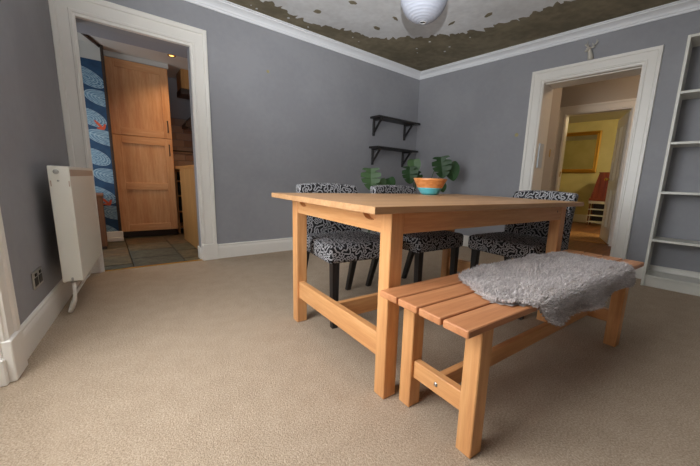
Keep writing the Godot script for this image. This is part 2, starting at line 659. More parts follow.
func build_shell():
	var far_r := wr(FRONT_Z / cos(WALL_R), 0, 0)
	var far_l := wl(FRONT_Z / cos(WALL_L), 0, 0)
	# floor
	var fp := PackedVector2Array([Vector2(LX - 0.2, -0.01), Vector2(0.1, -0.01), Vector2(far_r.x + 0.1, FRONT_Z + 0.1), Vector2(far_l.x - 0.2, FRONT_Z + 0.1)])
	shell("floor", "beige twist pile carpet covering the dining room floor", extrude(fp, -0.05, 0.0, func(a, b, h): return Vector3(a, h, b)), M.carpet)
	# walls
	shell("wall_back", "grey painted wall with the kitchen doorway and black shelves", boxes([
		[Vector3(LX - 0.6, -0.05, -TA), Vector3(D1L, CEIL + 0.1, 0)], [Vector3(D1R, -0.05, -TA), Vector3(0.35, CEIL + 0.1, 0)], [Vector3(D1L, D1T, -TA), Vector3(D1R, CEIL + 0.1, 0)]]), M.wall)
	shell("wall_right", "grey painted wall with the hall doorway and bookcase", boxes([
		[Vector3(0, -0.05, 0.0), Vector3(TB, CEIL + 0.1, D2L)], [Vector3(0, -0.05, D2R), Vector3(TB, CEIL + 0.1, FRONT_Z + 0.4)], [Vector3(0, D2T, D2L), Vector3(TB, CEIL + 0.1, D2R)]]), M.wall, Vector3.ZERO, WALL_R)
	shell("wall_left", "grey painted wall behind the radiator", boxes([
		[Vector3(-0.34, -0.05, -0.03), Vector3(0, CEIL + 0.1, WIN0)], [Vector3(-0.34, -0.05, WIN1), Vector3(0, CEIL + 0.1, FRONT_Z + 0.4)], [Vector3(-0.34, WINT, WIN0), Vector3(0, CEIL + 0.1, WIN1)]]), M.wall, Vector3(LX, 0, 0), WALL_L)
	shell("wall_front", "grey painted wall behind the camera", boxes([[Vector3(far_l.x - 0.4, -0.05, FRONT_Z), Vector3(far_r.x + 0.4, CEIL + 0.1, FRONT_Z + 0.3)]]), M.wall)
	# ceiling: brown bare plaster with a torn sheet of white paint on it
	var cp := PackedVector2Array([Vector2(LX - 0.2, -0.1), Vector2(0.3, -0.1), Vector2(far_r.x + 0.3, FRONT_Z + 0.2), Vector2(far_l.x - 0.3, FRONT_Z + 0.2)])
	var ceil := shell("ceiling", "brown bare plaster ceiling under peeling white paint", extrude(cp, CEIL, CEIL + 0.12, func(a, b, h): return Vector3(a, h, b)), M.ceiling_brown)
	var edge := [Vector2(-3.95, 0.42), Vector2(-3.3, 0.34), Vector2(-2.44, 0.33), Vector2(-2.25, 0.34), Vector2(-2.07, 0.27), Vector2(-1.87, 0.27), Vector2(-1.61, 0.37), Vector2(-1.35, 0.43), Vector2(-1.19, 0.49), Vector2(-1.08, 0.6), Vector2(-0.94, 0.77), Vector2(-0.83, 0.9), Vector2(-0.73, 1.07), Vector2(-0.65, 1.19), Vector2(-0.59, 1.33), Vector2(-0.56, 1.5), Vector2(-0.53, 1.7), Vector2(-0.55, 2.05), Vector2(-0.5, 2.6), Vector2(-0.42, 3.4), Vector2(-0.2, 4.9), Vector2(-4.1, 4.9)]
	var n := FastNoiseLite.new()
	n.seed = 21
	n.frequency = 11.0
	n.fractal_octaves = 4
	var rag := PackedVector2Array()
	for k in edge.size():
		var a: Vector2 = edge[k]
		var b: Vector2 = edge[(k + 1) % edge.size()]
		var steps := maxi(2, int(a.distance_to(b) / 0.018))
		var dir := (b - a).normalized()
		var nor := Vector2(-dir.y, dir.x)
		for i in steps:
			var p := a.lerp(b, float(i) / steps)
			rag.append(p + nor * (n.get_noise_2d(p.x, p.y) * 0.1) + dir * n.get_noise_2d(p.y + 40.0, p.x) * 0.045)
	if Geometry2D.triangulate_polygon(rag).is_empty():
		rag = Geometry2D.offset_polygon(rag, 0.002)[0]
	obj("paint_layer", extrude(rag, CEIL - 0.003, CEIL + 0.002, func(a, b, h): return Vector3(a, h, b)), M.white_paint, ceil)
	for f in [[-1.98, 0.5, 0.035, 1.0], [-1.83, 0.85, 0.04, 1.6], [-1.37, 0.64, 0.045, 1.5], [-1.37, 0.91, 0.045, 2.6], [-0.91, 1.22, 0.045, 2.6], [-0.8, 1.55, 0.05, 2.2], [-2.7, 0.9, 0.05, 1.4], [-1.2, 2.3, 0.05, 1.7]]:
		var poly := PackedVector2Array()
		for i in 14:
			var a := TAU * i / 14
			var r: float = f[2] * (0.8 + 0.35 * rng.randf())
			var v := Vector2(cos(a) * r, sin(a) * r / f[3]).rotated(-0.5 + 0.9 * sin(f[0] * 9.0))
			poly.append(Vector2(f[0], f[1]) + v)
		obj("bare_patch", extrude(poly, CEIL - 0.0045, CEIL - 0.003, func(a, b, h): return Vector3(a, h, b)), M.ceiling_brown, ceil)
	for i in 12:   # crumbs of paint left on the brown rim
		var a: Vector2 = edge[1 + rng.randi() % 17]
		var b := a.lerp(Vector2(0.0, 0.0), rng.randf_range(0.1, 0.5)) if a.x > -1.2 else Vector2(a.x + rng.randf_range(-0.1, 0.1), rng.randf_range(0.12, a.y - 0.04))
		var poly := PackedVector2Array()
		var rr := rng.randf_range(0.006, 0.016)
		for k in 7:
			poly.append(b + Vector2(cos(TAU * k / 7), sin(TAU * k / 7)) * rr * rng.randf_range(0.6, 1.2))
		obj("paint_crumb", extrude(poly, CEIL - 0.002, CEIL + 0.001, func(x, y, h): return Vector3(x, h, y)), M.white_paint, ceil)
	# cornice
	var prof := [Vector2(2.284, 0.0), Vector2(2.284, 0.012), Vector2(2.300, 0.014), Vector2(2.304, 0.022), Vector2(2.318, 0.028), Vector2(2.330, 0.042), Vector2(2.338, 0.060), Vector2(2.342, 0.075), Vector2(2.350, 0.078), Vector2(2.352, 0.095), Vector2(2.361, 0.095)]
	var c0 := Vector2(LX, 0)
	var c1 := Vector2(0, 0)
	var c2 := Vector2(far_r.x, FRONT_Z)
	var c3 := Vector2(far_l.x, FRONT_Z)
	shell("trim_1", "white moulded cornice around the ceiling", run_trim([c0.lerp(c3, 0.001), c0, c1, c2, c3, c0.lerp(c3, 0.002)], prof, -1.0), M.cornice)
	# skirting boards
	var sk := [Vector2(0.0, 0.016), Vector2(0.105, 0.016), Vector2(0.118, 0.013), Vector2(0.126, 0.009), Vector2(0.135, 0.012), Vector2(0.143, 0.008), Vector2(0.147, 0.0)]
	shell("baseboard_back", "white skirting board under the black shelves", run_trim([Vector2(D1R + 0.13, 0), c1, plan(wr(D2L - 0.126, 0, 0))], sk, -1.0), M.white)
	shell("baseboard_right", "white skirting board behind the bookcase", run_trim([plan(wr(D2R + 0.093, 0, 0)), c2, c3, plan(wl(WIN1 + 0.11, 0, 0))], sk, -1.0), M.white)
	shell("baseboard_left", "white skirting board below the radiator", run_trim([plan(wl(WIN0 - 0.125, 0, 0)), plan(wl(0.03, 0, 0))], sk, -1.0), M.white)

func plan(v: Vector3) -> Vector2:
	return Vector2(v.x, v.z)

const CASE1 := [Vector2(0, 0), Vector2(0, 0.012), Vector2(0.014, 0.014), Vector2(0.017, 0.022), Vector2(0.03, 0.022), Vector2(0.034, 0.015), Vector2(0.095, 0.017), Vector2(0.1, 0.027), Vector2(0.126, 0.03), Vector2(0.131, 0.026), Vector2(0.131, 0)]
const CASE2 := [Vector2(0, 0), Vector2(0, 0.012), Vector2(0.012, 0.014), Vector2(0.015, 0.022), Vector2(0.026, 0.022), Vector2(0.03, 0.016), Vector2(0.09, 0.018), Vector2(0.095, 0.026), Vector2(0.12, 0.028), Vector2(0.124, 0)]

func build_openings():
	# kitchen doorway
	var d := frame("door_1", "white framed doorway to the kitchen, no door leaf")
	obj("architrave", casing(D1L, D1R, D1T, CASE1, func(u, y, k): return Vector3(u, y, k), 1.165), M.white, d)
	box(d, "jamb", Vector3(D1L - 0.012, 0, -0.03), Vector3(D1L + 0.004, D1T + 0.01, 0.012), M.white)
	box(d, "jamb", Vector3(D1R - 0.004, 0, -0.03), Vector3(D1R + 0.012, D1T + 0.01, 0.012), M.white)
	box(d, "head_lining", Vector3(D1L, D1T - 0.004, -0.03), Vector3(D1R, D1T + 0.012, 0.012), M.white)
	box(d, "reveal_skirting", Vector3(D1R - 0.012, 0, -TA), Vector3(D1R, 0.12, -0.03), M.white)
	box(d, "threshold_strip", Vector3(D1L, -0.01, -0.024), Vector3(D1R, 0.006, 0.004), M.brass)
	box(d, "plinth_block", Vector3(D1R + 0.001, 0, 0), Vector3(D1R + 0.135, 0.16, 0.034), M.white, 0.004)
	# hall doorway
	var e := frame("door_2", "white framed doorway to the hall, no door leaf", Vector3.ZERO, WALL_R)
	obj("architrave", casing(D2L, D2R, D2T, CASE2, func(u, y, k): return Vector3(-k, y, u)), M.white, e)
	box(e, "jamb", Vector3(-0.002, 0, D2L - 0.012), Vector3(TB + 0.005, D2T + 0.01, D2L + 0.006), M.white)
	box(e, "jamb", Vector3(-0.002, 0, D2R - 0.006), Vector3(TB + 0.005, D2T + 0.01, D2R + 0.012), M.white)
	box(e, "head_lining", Vector3(-0.002, D2T - 0.006, D2L), Vector3(TB + 0.005, D2T + 0.012, D2R), M.white)
	box(e, "door_stop", Vector3(0.05, D2T - 0.014, D2L), Vector3(0.085, D2T, D2R), M.white)
	box(e, "finger_plate", Vector3(0.07, 1.04, D2L + 0.004), Vector3(0.2, 1.31, D2L + 0.018), M.finger_plate)
	var ret := box(e, "hall_return", Vector3(TB + 0.006, 0, D2L - 0.1), Vector3(0.62, 2.3, D2L + 0.002), M.hall_wall)
	obj("strike_plate", bevel_box(Vector3(0.03, 0.09, 0.005), 0.001), M.brass, ret, Vector3(0.0, 0.085, 0.053))
	# garden window in the left wall, just outside the frame
	var g := frame("window_1", "white framed garden window in a deep reveal left of the camera", Vector3(LX, 0, 0), WALL_L)
	obj("architrave", casing(WIN0, WIN1, WINT, CASE2, func(u, y, k): return Vector3(k, y, u)), M.white, g)
	box(g, "plinth_block", Vector3(0, 0, WIN0 - 0.126), Vector3(0.031, 0.17, WIN0 + 0.004), M.white, 0.004)
	box(g, "reveal", Vector3(-0.34, 0, WIN0 - 0.01), Vector3(0.002, WINT, WIN0 + 0.008), M.white)
	box(g, "reveal", Vector3(-0.34, 0, WIN1 - 0.008), Vector3(0.002, WINT, WIN1 + 0.01), M.white)
	box(g, "head_lining", Vector3(-0.34, WINT - 0.008, WIN0), Vector3(0.002, WINT + 0.01, WIN1), M.white)
	box(g, "reveal_skirting", Vector3(-0.3, 0, WIN0 + 0.006), Vector3(0.01, 0.105, WIN0 + 0.026), M.white, 0.004)
	box(g, "apron_panel", Vector3(-0.4, -0.02, WIN0), Vector3(-0.26, 0.66, WIN1), M.white, 0.006)
	box(g, "sill", Vector3(-0.4, 0.66, WIN0), Vector3(-0.2, 0.69, WIN1), M.white, 0.006)
	var mids := [WIN0 + 0.03, (WIN0 + WIN1) * 0.5 - 0.03, (WIN0 + WIN1) * 0.5 + 0.03, WIN1 - 0.03]
	for k in [0, 2]:
		var a: float = mids[k]
		var b: float = mids[k + 1]
		box(g, "sash", Vector3(-0.34, 0.68, a - 0.03), Vector3(-0.3, WINT, a + 0.03), M.white)
		box(g, "sash", Vector3(-0.34, 0.68, b - 0.03), Vector3(-0.3, WINT, b + 0.03), M.white)
		for y in [0.71, 1.4, WINT - 0.03]:
			box(g, "glazing_bar", Vector3(-0.338, y - 0.02, a), Vector3(-0.302, y + 0.02, b), M.white)
		box(g, "pane", Vector3(-0.322, 0.69, a), Vector3(-0.318, WINT - 0.01, b), M.glass, 0.0003)

# ---------------------------------------------------------------- kitchen beyond the left doorway
func build_kitchen():
	var KX0 := -4.35
	var KX1 := -1.6
	var KZ := -2.32
	var KC := 2.2
	var fl := shell("floor_kitchen", "slate tiled kitchen floor in greens and rusty browns", boxes([[Vector3(KX0, -0.06, KZ), Vector3(KX1, -0.018, -0.012)]]), M.grout)
	var x := KX0 + 0.03
	var col := 0
	while x < KX1 - 0.02:
		var z := -0.02 - (0.2 if col % 2 else 0.0)
		if col % 2:
			add_tile(fl, x, -0.012, 0.19, 0.40)
		var row := 0
		while z > KZ + 0.1:
			add_tile(fl, x, z, 0.395, 0.40)
			z -= 0.405
			row += 1
		x += 0.41
		col += 1
	shell("wall_kitchen_back", "cool grey kitchen wall behind the units", boxes([[Vector3(KX0, -0.05, KZ - 0.1), Vector3(KX1, KC + 0.15, KZ)]]), M.kitchen_wall)
	shell("wall_kitchen_right", "plain grey kitchen wall", boxes([[Vector3(KX1, -0.05, KZ - 0.1), Vector3(KX1 + 0.1, KC + 0.15, -TA)]]), M.kitchen_wall)
	var kw := frame("door_4", "glazed garden door of the kitchen, out of sight from the dining room")
	for z in [-1.29, -0.55]:
		box(kw, "stile", Vector3(KX0 - 0.07, 0.0, z - 0.04), Vector3(KX0 - 0.03, 1.9, z + 0.04), M.white)
	for y in [0.08, 0.95, 1.84]:
		box(kw, "rail", Vector3(KX0 - 0.07, y - 0.05, -1.29), Vector3(KX0 - 0.03, y + 0.05, -0.55), M.white)
	box(kw, "pane", Vector3(KX0 - 0.052, 0.1, -1.29), Vector3(KX0 - 0.048, 1.84, -0.55), M.glass, 0.0003)
	shell("wall_kitchen_left", "plain kitchen side wall", boxes([[Vector3(KX0 - 0.1, -0.05, KZ - 0.1), Vector3(KX0, KC + 0.15, -1.33)], [Vector3(KX0 - 0.1, -0.05, -0.51), Vector3(KX0, KC + 0.15, -TA)], [Vector3(KX0 - 0.1, 1.9, -1.33), Vector3(KX0, KC + 0.15, -0.51)]]), M.kitchen_white)
	shell("ceiling_kitchen", "white kitchen ceiling", boxes([[Vector3(KX0 - 0.1, KC, KZ - 0.1), Vector3(KX1 + 0.1, KC + 0.15, -TA)]]), M.kitchen_white)
	shell("wall_kitchen_beam", "grey dropped beam over the doorway on the kitchen side", boxes([[Vector3(KX0, D1T + 0.001, -0.37), Vector3(KX1, KC, -TA - 0.001)]]), M.kitchen_wall)
	# papered partition
	var wp := shell("wall_kitchen_papered", "partition papered in blue with pale feathered leaves and orange birds", boxes([[Vector3(KX0, 0, KZ), Vector3(-3.545, KC, -1.5)]]), M.kitchen_white)
	var st := new_st()
	var q := [Vector3(-4.3, 2.03, -1.497), Vector3(-3.545, 2.03, -1.497), Vector3(-3.545, 0.1, -1.497), Vector3(-4.3, 0.1, -1.497)]
	var uv := [Vector2(0, 0), Vector2(1, 0), Vector2(1, 1), Vector2(0, 1)]
	for k in [0, 1, 2, 0, 2, 3]:
		st.set_normal(Vector3(0, 0, 1))
		st.set_uv(uv[k])
		st.add_vertex(q[k])
	obj("wallpaper", st.commit(), M.wallpaper, wp)
	box(wp, "corner_post", Vector3(-3.558, 0.12, -1.6), Vector3(-3.53, KC, -1.49), M.dark_wood)
	obj("ceiling_batten", tube([Vector3(-3.70, KC - 0.012, -1.16), Vector3(-3.54, KC - 0.012, -1.56)], [0.02], 4), M.dark_wood, wp)
	box(wp, "skirting", Vector3(-4.3, 0, -1.5), Vector3(-3.52, 0.05, -1.455), M.white, 0.004)
	box(wp, "skirting", Vector3(-4.3, 0.05, -1.5), Vector3(-3.52, 0.12, -1.475), M.white, 0.006)
	# tall larder unit
	var c := thing("larder_cabinet", "tall wooden larder cabinet with two panelled doors in the kitchen", "cabinet", Vector3(-3.215, 0, -1.66))
	box(c, "body", Vector3(-0.315, 0.1, -0.58), Vector3(0.315, 2.14, -0.022), M.alder_y)
	box(c, "plinth", Vector3(-0.31, 0, -0.5), Vector3(0.31, 0.1, -0.07), M.dark_wood)
	box(c, "pelmet", Vector3(-0.325, 2.14, -0.58), Vector3(0.325, 2.2, 0.0), M.kitchen_white)
	for dd in [[0.085, 1.27], [1.277, 2.135]]:
		var y0: float = dd[0]
		var y1: float = dd[1]
		var door := box(c, "door", Vector3(-0.31, y0, -0.02), Vector3(0.31, y1, -0.008), M.alder_y)
		var mid := Vector3(0, (y0 + y1) * 0.5, -0.014)
		var hh := (y1 - y0) * 0.5
		var W := 0.31
		for s in [-1.0, 1.0]:
			obj("stile", bevel_box(Vector3(0.085, y1 - y0, 0.014), 0.003), M.alder_y, door, Vector3(s * (W - 0.0425), 0, 0.013))
			obj("rail", bevel_box(Vector3(2 * W - 0.17, 0.09, 0.014), 0.003), M.alder_x, door, Vector3(0, s * (hh - 0.045), 0.013))
		if y0 < 0.5:
			obj("rail", bevel_box(Vector3(2 * W - 0.17, 0.09, 0.014), 0.003), M.alder_x, door, Vector3(0, -0.02, 0.013))
		var hy := (y1 - 0.14 if y0 < 0.5 else y0 + 0.15) - mid.y
		obj("handle", tube([Vector3(0.27, hy - 0.07, 0.02), Vector3(0.27, hy - 0.07, 0.045), Vector3(0.27, hy + 0.07, 0.045), Vector3(0.27, hy + 0.07, 0.02)], [0.006], 6), M.black, door)
	# base units at the right
	var b := thing("base_cabinet", "oak kitchen base cabinet with a plain end panel inside the doorway", "cabinet", Vector3(-2.6, 0, -0.9))
	box(b, "end_panel", Vector3(-0.3, 0, -0.40), Vector3(-0.28, 0.89, 0.43), M.oak_y)
	box(b, "body", Vector3(-0.279, 0.1, -0.39), Vector3(0.3, 0.88, 0.42), M.oak_y)
	box(b, "plinth", Vector3(-0.25, 0, -0.38), Vector3(0.28, 0.1, 0.4), M.dark_wood)
	var sh := thing("kitchen_shelf_unit", "open wooden shelf unit with dark bottles below the splashback", "shelf", Vector3(-2.58, 0, -1.82))
	for sx in [-0.30, 0.28]:
		box(sh, "side", Vector3(sx, 0.0, -0.4), Vector3(sx + 0.018, 0.88, 0.05), M.alder_y)
	for y in [0.08, 0.3, 0.52, 0.72, 0.862]:
		box(sh, "shelf", Vector3(-0.282, y, -0.4), Vector3(0.28, y + 0.018, 0.05), M.alder_x)
	box(sh, "back_panel", Vector3(-0.3, 0.05, -0.42), Vector3(0.298, 0.88, -0.4), M.dark_wood)
	for k in [[-2.82, 0.538, 0.0], [-2.73, 0.538, 0.01], [-2.82, 0.318, 0.0]]:
		var bt := obj("bottle", lathe([Vector2(0.001, 0), Vector2(0.036, 0), Vector2(0.037, 0.1), Vector2(0.03, 0.125), Vector2(0.014, 0.145), Vector2(0.013, 0.165), Vector2(0.001, 0.165)], 14), M.black, self, Vector3(k[0], k[1], -1.83 + k[2]))
		tag(bt, ["dark bottle on the upper shelf nearest the larder cabinet", "dark bottle on the upper shelf, second from the larder cabinet", "dark bottle standing on the lower kitchen shelf"][[[-2.82, 0.538], [-2.73, 0.538], [-2.82, 0.318]].find([k[0], k[1]])], "bottle", "bottles on the kitchen shelves")
	var wt := obj("kitchen_worktop", bevel_box(Vector3(1.25, 0.04, 1.85), 0.006), M.oak_z, self, Vector3(-2.26, 0.91, -1.39))
	tag(wt, "long wooden kitchen worktop over the base cabinet and shelf unit", "worktop")
	var wu := thing("wall_cabinet", "oak wall cabinet hung under the kitchen ceiling", "cabinet", Vector3(-2.57, 1.93, -1.75))
	box(wu, "body", Vector3(-0.17, 0.03, -0.3), Vector3(0.4, 0.268, 0.0), M.oak_y)
	box(wu, "door", Vector3(-0.17, 0.02, 0.0), Vector3(0.12, 0.27, 0.02), M.oak_y)
	box(wu, "light_pelmet", Vector3(-0.18, -0.04, -0.3), Vector3(0.41, 0.03, 0.02), M.dark_wood)
	var hd := thing("cooker_hood", "dark sloping cooker hood above the tiled splashback", "hood", Vector3(-2.45, 1.5, -2.1))
	var hp := PackedVector2Array([Vector2(-0.22, 0), Vector2(0.22, 0), Vector2(0.22, 0.05), Vector2(0.08, 0.22), Vector2(0.08, 0.4), Vector2(-0.08, 0.4), Vector2(-0.08, 0.22), Vector2(-0.22, 0.05)])
	obj("canopy", extrude(hp, -0.2, 0.1, func(a2, b2, h): return Vector3(a2, b2, h)), M.dark_wood, hd)
	obj("filter", bevel_box(Vector3(0.36, 0.012, 0.24), 0.003), M.steel, hd, Vector3(0, -0.006, -0.05))
	var sp := thing("splashback", "pale brick-shaped tiles behind the worktop", "tiles", Vector3(-2.95, 0.93, KZ + 0.001))
	box(sp, "grout_bed", Vector3(0, 0, 0), Vector3(1.3, 0.72, 0.006), M.grey_plastic, 0.0005)
	for r in 7:
		for k in 7:
			var x0 := 0.2 * k - (0.1 if r % 2 else 0.0)
			var x1 := minf(x0 + 0.194, 1.3)
			x0 = maxf(x0, 0.0)
			obj("tile", bevel_box(Vector3(x1 - x0, 0.096, 0.008), 0.002), M.splash[(r * 3 + k * 2) % 3], sp, Vector3((x0 + x1) * 0.5, 0.05 + 0.102 * r, 0.009))
	var rl := thing("utensil_rail", "dark rail fixed across the kitchen tiles", "rail", Vector3(-2.8, 1.17, KZ + 0.05))
	obj("bar", tube([Vector3(-0.02, 0, 0), Vector3(0.6, 0, 0)], [0.009], 8), M.black, rl)
	for xx in [0.02, 0.5]:
		obj("bracket", tube([Vector3(xx, 0, -0.04), Vector3(xx, 0, 0)], [0.006], 6), M.black, rl)
	# brown chest by the partition
	var ch := thing("storage_chest", "brown wooden chest against the blue wallpaper", "chest", Vector3(-3.9, 0, -1.22))
	box(ch, "body", Vector3(-0.2, 0.03, -0.2), Vector3(0.225, 0.56, 0.2), M.brown_y, 0.004)
	box(ch, "lid", Vector3(-0.21, 0.56, -0.21), Vector3(0.235, 0.585, 0.21), M.brown_x, 0.005)
	box(ch, "base", Vector3(-0.19, 0, -0.19), Vector3(0.215, 0.03, 0.19), M.dark_wood)
	# downlight
	downlight(Vector3(-2.905, KC, -1.28), "small glowing ceiling downlight beside the larder cabinet", 0.5)
	downlight(Vector3(-3.3, KC, -0.75), "recessed kitchen downlight above the doorway, hidden by its head", 0.35)
	downlight(Vector3(-2.3, KC, -1.35), "recessed kitchen downlight above the worktop, right of the doorway", 0.4)

func add_tile(parent: Node, x: float, z: float, dz: float, dx: float):
	var y := -0.006 + rng.randf_range(-0.002, 0.002)
	obj("tile", bevel_box(Vector3(dx, 0.02, dz), 0.004), M.slate[rng.randi() % 4], parent, Vector3(x + dx * 0.5, y - 0.01, z - dz * 0.5))

func downlight(at: Vector3, label: String, energy: float):
	var d := thing("downlight", label, "light", at)
	obj("rim", lathe([Vector2(0.028, -0.002), Vector2(0.03, -0.008), Vector2(0.042, -0.006), Vector2(0.044, 0.0)], 20), M.brass, d)
	obj("lamp", lathe([Vector2(0.0005, -0.006), Vector2(0.02, -0.005), Vector2(0.028, -0.002)], 16), M.lamp_glow, d)
	var l := SpotLight3D.new()
	l.name = "downlight_beam"
	l.light_color = Color(1.0, 0.8, 0.58)
	l.light_energy = energy
	l.light_size = 0.025
	l.spot_range = 8.0
	l.spot_attenuation = 2.0
	l.spot_angle = 62.0
	l.shadow_enabled = true
	add_child(l)
	l.position = at + Vector3(0, -0.02, 0)
	l.rotation = Vector3(-PI / 2, 0, 0)

# ---------------------------------------------------------------- hall and yellow room beyond the right doorway
func build_hall():
	var H1 := 1.9
	var H2 := 2.0
	var Y2 := 5.5
	var F := Vector3.ZERO
	shell("floor_hall", "brown hall and study floor", boxes([[Vector3(0.09, -0.06, -1.5), Vector3(Y2, -0.004, 4.0)]]), M.brown_x, F, WALL_R)
	shell("ceiling_hall", "plain ceiling of the hall and yellow room", boxes([[Vector3(TB, 2.42, -1.5), Vector3(Y2 + 0.1, 2.52, 4.0)]]), M.kitchen_white, F, WALL_R)
	shell("wall_hall_near", "hall end walls", boxes([[Vector3(TB, 0, -1.6), Vector3(Y2 + 0.1, 2.5, -1.5)], [Vector3(TB, 0, 4.0), Vector3(Y2 + 0.1, 2.5, 4.1)], [Vector3(0.2, CEIL, -1.5), Vector3(TB, 2.5, 4.1)], [Vector3(0.1, 0, -1.5), Vector3(TB, 2.5, 0.3)]]), M.hall_wall, F, WALL_R)
	shell("wall_hall_far", "hall wall with an inner doorway", boxes([[Vector3(H1, 0, -1.5), Vector3(H2, 2.42, 1.40)], [Vector3(H1, 0, 2.24), Vector3(H2, 2.42, 4.0)], [Vector3(H1, 1.95, 1.40), Vector3(H2, 2.42, 2.24)]]), M.hall_wall, F, WALL_R)
	shell("wall_study_back", "pale yellow wall behind the gold mirror", boxes([[Vector3(Y2 - 0.05, 0, -1.5), Vector3(Y2 + 0.1, 2.42, 4.0)]]), M.yellow_wall, F, WALL_R)
	shell("wall_study_side", "pale yellow side walls of the far room", boxes([[Vector3(H2, 0, -0.62), Vector3(Y2, 2.42, -0.5)], [Vector3(H2, 0, 3.2), Vector3(Y2, 2.42, 3.3)], [Vector3(H2, 0, -1.5), Vector3(H2 + 0.02, 2.42, 1.3)], [Vector3(H2, 0, 2.4), Vector3(H2 + 0.02, 2.42, 4.0)]]), M.yellow_wall, F, WALL_R)
	var bb := shell("baseboard_study", "cream skirting board under the yellow wall", boxes([[Vector3(Y2 - 0.075, 0, -0.5), Vector3(Y2 - 0.05, 0.19, 3.2)]], 0.004), M.white, F, WALL_R)
	bb.set_meta("kind", "structure")
	var d := frame("door_3", "inner hall doorway with its door standing open", F, WALL_R)
	obj("architrave", casing(1.42, 2.22, 1.94, CASE2, func(u, y, k): return Vector3(H1 - k, y, u)), M.white, d)
	box(d, "jamb", Vector3(H1 - 0.002, 0, 1.39), Vector3(H2 + 0.02, 1.95, 1.425), M.white)
	box(d, "jamb", Vector3(H1 - 0.002, 0, 2.215), Vector3(H2 + 0.02, 1.95, 2.25), M.white)
	box(d, "head_lining", Vector3(H1 - 0.002, 1.935, 1.42), Vector3(H2 + 0.02, 1.955, 2.22), M.white)
	box(d, "hinge", Vector3(H1 + 0.03, 1.0, 1.424), Vector3(H1 + 0.06, 1.08, 1.43), M.brass)
	var leaf := box(d, "door_leaf", Vector3(-0.02, 0.01, -0.76), Vector3(0.02, 1.93, 0.0), M.white)
	var turn := Transform3D(Basis(Vector3.UP, -1.25), Vector3(H2 + 0.02, 0, 2.2))
	leaf.transform = turn * Transform3D(Basis.IDENTITY, Vector3(0, 0.97, -0.38))
	for p in [[0.22, 0.82], [0.95, 1.78]]:
		for s in [-1, 1]:
			for zz in [-0.54, -0.22]:
				obj("panel_moulding", ring_panel(0.24, p[1] - p[0]), M.white, leaf, Vector3(s * 0.02, (p[0] + p[1]) * 0.5 - 0.97, zz + 0.38), Vector3(0, 0, 0))
	obj("door_knob", lathe([Vector2(0.001, 0), Vector2(0.018, 0.0), Vector2(0.012, 0.02), Vector2(0.026, 0.04), Vector2(0.022, 0.06), Vector2(0.001, 0.066)], 16), M.brass, leaf, Vector3(-0.02, 0.02, -0.32), Vector3(0, 0, PI / 2))
	# mirror on the yellow wall
	var mr := thing("wall_mirror", "large gold framed mirror on the yellow wall through the doorways", "mirror", wr(0.68, 1.7, -(Y2 - 0.06)), WALL_R)
	var fw := 0.085
	obj("frame", mirror_frame(1.02, 0.97, fw), M.gold, mr)
	box(mr, "glass", Vector3(-0.012, -0.485 + 0.02, -0.51 + 0.02), Vector3(-0.008, 0.485 - 0.02, 0.51 - 0.02), M.mirror, 0.0005)
	# stand with a mahogany case
	var s := thing("shelf_stand", "small open shelf stand with pale top in the yellow room", "stand", wr(1.47, 0, -4.95), WALL_R)
	for zz in [-0.17, 0.17]:
		for xx in [-0.13, 0.13]:
			box(s, "post", Vector3(xx - 0.015, 0, zz - 0.015), Vector3(xx + 0.015, 0.5, zz + 0.015), M.brown_y)
	for y in [0.08, 0.22, 0.36]:
		box(s, "shelf", Vector3(-0.15, y, -0.19), Vector3(0.15, y + 0.018, 0.19), M.shelf_white)
	box(s, "top", Vector3(-0.16, 0.5, -0.2), Vector3(0.16, 0.56, 0.2), M.hall_wall)
	box(s, "back_panel", Vector3(0.13, 0.05, -0.17), Vector3(0.15, 0.5, 0.17), M.dark_wood)
	var cs := thing("sloping_case", "dark red mahogany case with sloping sides on the shelf stand", "case", wr(1.47, 0.56, -4.95), WALL_R)
	var prism := PackedVector2Array([Vector2(-0.2, 0), Vector2(0.2, 0), Vector2(0.12, 0.62), Vector2(-0.08, 0.62)])
	obj("body", extrude(prism, -0.13, 0.13, func(a, b, h): return Vector3(h, b, a)), M.mahogany_y, cs)
	box(cs, "base_moulding", Vector3(-0.14, 0, -0.21), Vector3(0.14, 0.06, 0.21), M.mahogany_z, 0.006)
	box(cs, "lid", Vector3(-0.135, 0.62, -0.09), Vector3(0.135, 0.64, 0.13), M.mahogany_z, 0.004)
	var rg := obj("rug", bevel_box(Vector3(1.2, 0.012, 1.0), 0.004), M.tan_floor, self, wr(1.82, 0.002, -2.64), Vector3(0, WALL_R, 0))
	tag(rg, "tan brown rug just inside the yellow room", "rug")
	# lamps of the two spaces (above the frame)
	pendant("ceiling_lamp", wr(2.75, 2.42, -3.4), "warm glass globe lamp on the yellow room ceiling", Color(1.0, 0.93, 0.76), 1.3)
	pendant("ceiling_lamp", wr(3.1, 2.42, -1.0), "warm glass globe lamp on the hall ceiling", Color(1.0, 0.88, 0.74), 0.4)

func pendant(called: String, at: Vector3, label: String, col: Color, energy: float):
	var p := thing(called, label, "lamp", at, 0.0, "")
	obj("base", lathe([Vector2(0.06, -0.03), Vector2(0.07, -0.01), Vector2(0.07, 0.0)], 20), M.brass, p)
	var prof := []
	for k in 13:
		var a := PI * k / 12.0
		prof.append(Vector2(maxf(0.0005, sin(a) * 0.1), -0.13 - cos(a) * 0.1))
	obj("globe", lathe(prof, 24), M.lamp_glow, p)
	var l := OmniLight3D.new()
	l.name = "lamp_light"
	l.light_color = col
	l.light_energy = energy
	l.light_size = 0.1
	l.omni_range = 9.0
	l.omni_attenuation = 2.0
	l.shadow_enabled = true
	add_child(l)
	l.position = at + Vector3(0, -0.13, 0)

